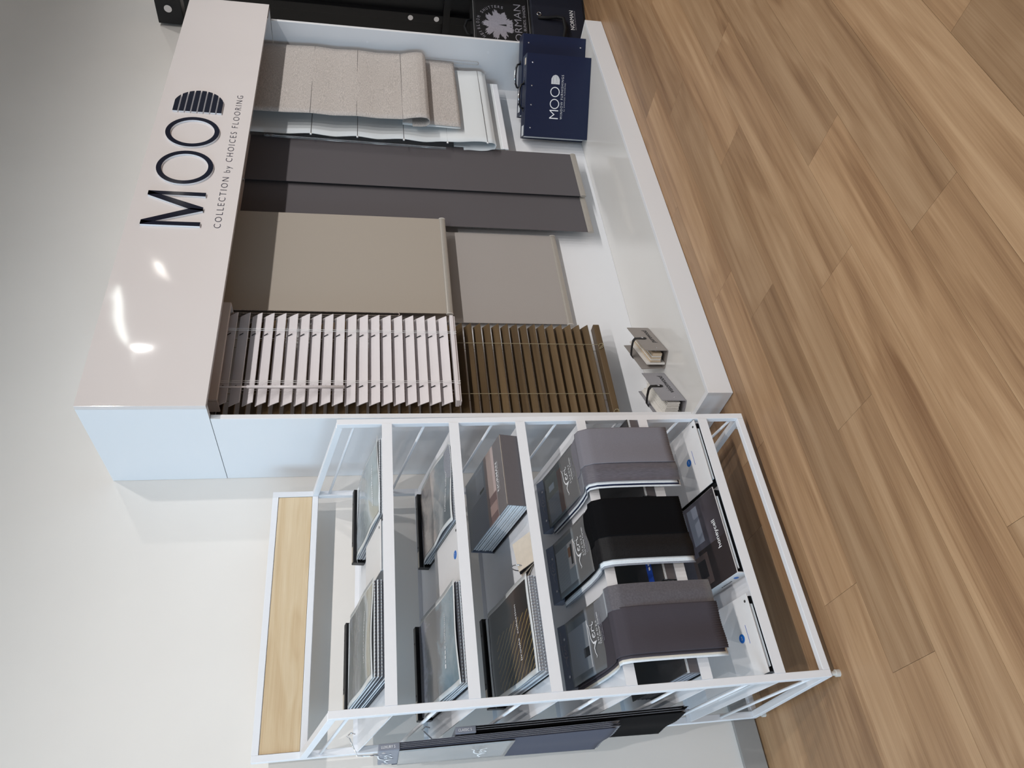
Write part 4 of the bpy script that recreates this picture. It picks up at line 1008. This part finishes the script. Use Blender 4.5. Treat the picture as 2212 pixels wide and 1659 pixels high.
# ------------------------------------------------------------------ black stand and bags at the far end
st = thing('display_stand', 'tall black steel display stand beyond the cabinet end', 'stand', (3.3, 0.2, 0))
box('side_panel', M_BLACKM, st, 3.15, 3.17, -0.25, 0.46, 0.02, 2.37, world=True)
tb = box('top_beam', M_BLACKM, st, 3.13, 3.40, -0.30, 0.455, 2.385, 2.53, world=True, bevel=0.003)
for yy in (0.18, 0.36):
    MB().disc((3.13, yy, 2.46), (-1, 0, 0), 0.022, 0.006, 20).build('bolt', M_CHROME, tb, world=True)
for yy in (-0.24, 0.0, 0.24):
    box('upright', M_BLACKM, st, 3.11, 3.15, yy, yy + 0.05, 0.0, 2.385, world=True, bevel=0.003)
p3 = box('shelf_rail', M_BLACKM, st, 3.10, 3.15, -0.25, 0.46, 0.80, 0.84, world=True)
for (yy, zz) in ((0.09, 1.04), (0.085, 0.88)):
    MB().disc((3.11, yy + .175, zz), (-1, 0, 0), 0.016, 0.006, 16).build('bolt', M_CHROME, st, world=True)
box('base', M_BLACKM, st, 3.12, 3.6, -0.3, 0.46, 0.0, 0.03, world=True)
cr = thing('carpet_sample', 'grey shaggy carpet sample on the black stand', 'carpet', (3.05, -0.17, 0.60))
rnd = random.Random(3); mb = MB()
mb.box(3.02, 3.10, -0.25, -0.12, 0.62, 1.12)
mb.build('backing', M_CARPET, cr, world=True)
tf = MB()
for k in range(700):
    y = rnd.uniform(-0.25, -0.12); z = rnd.uniform(0.62, 1.12); tf.tube([(3.022, y, z), (3.012 - rnd.uniform(0, .012), y + rnd.uniform(-.008, .008), z + rnd.uniform(-.008, .004))], 0.003, 4)
pile = tf.build('pile', M_CARPET, cr, world=True); pile['kind'] = 'stuff'

def soft_box(x0, x1, y0, y1, z0, z1, r, n=6, sag=0.0):
    """rounded bag body"""
    mb = MB(); prof = []
    for cx, cz, a0 in ((x1 - r, z1 - r, 0), (x0 + r, z1 - r, 90), (x0 + r, z0 + r, 180), (x1 - r, z0 + r, 270)):
        for k in range(n + 1):
            a = math.radians(a0 + 90 * k / n); prof.append((cx + r * math.cos(a), cz + r * math.sin(a)))
    m = len(prof); ys = [y0, y0 + 0.01, y1 - 0.01, y1]; ins = [0.012, 0, 0, 0.012]
    xc, zc = (x0 + x1) / 2, (z0 + z1) / 2; vs = []
    for y, i in zip(ys, ins):
        for (px, pz) in prof:
            vs.append((px - math.copysign(min(i, abs(px - xc)), px - xc), y, pz - math.copysign(min(i, abs(pz - zc)), pz - zc)))
    fs = [tuple(range(m)), tuple(reversed(range(3 * m, 4 * m)))]
    for j in range(3):
        for k in range(m): fs.append((j * m + k, (j + 1) * m + k, (j + 1) * m + (k + 1) % m, j * m + (k + 1) % m))
    return mb.add(vs, fs), prof
BROT = Matrix.Rotation(math.radians(-18), 3, 'Z')
nb_ = thing('sample_bag', 'navy canvas NORMAN sample bag with a strap handle standing on the floor', 'bag', (2.845, 0.085, 0.0), BROT)
bm, pf = soft_box(-0.235, 0.235, 0.0, 0.17, 0.003, 0.345, 0.03)
bd = bm.build('body', M_BAGN, nb_)
MB().tube([(p[0], 0.010, p[1]) for p in pf], 0.004, 6, closed=True).build('piping', M_BAGB, nb_)
hp = [(0.03, -0.004, 0.30), (0.025, -0.012, 0.25), (0.03, -0.02, 0.19), (0.02, -0.026, 0.15), (-0.06, -0.028, 0.145), (-0.13, -0.026, 0.16), (-0.19, -0.018, 0.20), (-0.20, -0.004, 0.30)]
MB().tube(hp, 0.010, 8).build('strap_handle', M_BAGB, nb_, smooth=True)
MB().tube([(0.06 + .012 * math.cos(a), -0.003, 0.292 + .012 * math.sin(a)) for a in [2 * math.pi * k / 14 for k in range(14)]], 0.002, 6, closed=True).build('strap_ring', M_CHROME, nb_, smooth=True)
lettering('NORMAN', (-0.035, 0.0, 0.078), ux, uz, 0.145, M_WHITEINK, bd, height=0.024)
lettering('SHUTTERS BLINDS SHADES', (-0.035, 0.0, 0.066), ux, uz, 0.145, M_SILVER, bd, height=0.007)
bk = thing('emblem_bag', 'black padded bag printed with a silver tree emblem, lying on the navy bag', 'bag', (2.835, 0.092, 0.353), BROT)
BZ = 0.353
bm, pf = soft_box(-0.225, 0.225, 0.0, 0.15, 0.001, 0.335, 0.035)
bd = bm.build('body', M_BAGB, bk)
MB().tube([(p[0], 0.004, p[1]) for p in pf], 0.003, 6, closed=True).build('piping', M_PIPING, bk)
MB().tube([(-0.06, 0.075, 0.333), (-0.05, 0.075, 0.365), (0.0, 0.075, 0.38), (0.05, 0.075, 0.365), (0.06, 0.075, 0.333)], 0.008, 8).build('carry_handle', M_BAGB, bk, smooth=True)
rnd = random.Random(11); CXT, CZT = -0.035, 0.545 - BZ
pts = []
for k in range(180):
    a = -math.pi / 2 + 0.12 + (2 * math.pi - 0.24) * k / 179
    big = abs(math.sin(a * 4.5 + 0.9)) ** 0.7; r = 0.058 + 0.036 * big + rnd.uniform(-0.011, 0.011)
    pts.append((r * 1.12 * math.cos(a), r * 0.98 * math.sin(a)))
em = MB().add([(CXT + p[0], -0.0012, CZT + p[1]) for p in [(0, 0)] + pts], [(0, k + 1, k + 2) for k in range(179)])
em.add([(CXT + p[0], -0.0012, CZT + p[1]) for p in ((-0.010, -0.05), (0.010, -0.05), (0.007, -0.078), (0.022, -0.088), (-0.022, -0.088), (-0.007, -0.078))], [(0, 5, 4, 3, 2, 1)])
em.build('tree_emblem', M_SILVER, bd)
arc = 'TRUSTED HEIRLOOM SHUTTERS'
for k, ch in enumerate(arc):
    if ch == ' ': continue
    a = math.radians(208 - 222 * k / (len(arc) - 1)); rr = 0.112
    c_, s_ = math.cos(a), math.sin(a)
    tx = Vector((s_, 0, -c_)); ty = Vector((c_, 0, s_))
    o_ = Vector((CXT + rr * c_ * 1.12, 0.0, CZT + rr * s_)) - tx * 0.006
    lettering(ch, o_, tx, ty, 0.012 if ch != 'I' else 0.003, M_SILVER, bd, height=0.019)
lettering('NORMAN', (-0.205, 0.0, 0.402 - BZ), ux, uz, 0.335, M_SILVER, bd, height=0.044, weight=-0.01)
lettering('SHUTTERS. BLINDS. SHADES.', (-0.20, 0.0, 0.376 - BZ), ux, uz, 0.33, M_SILVER, bd, height=0.016)
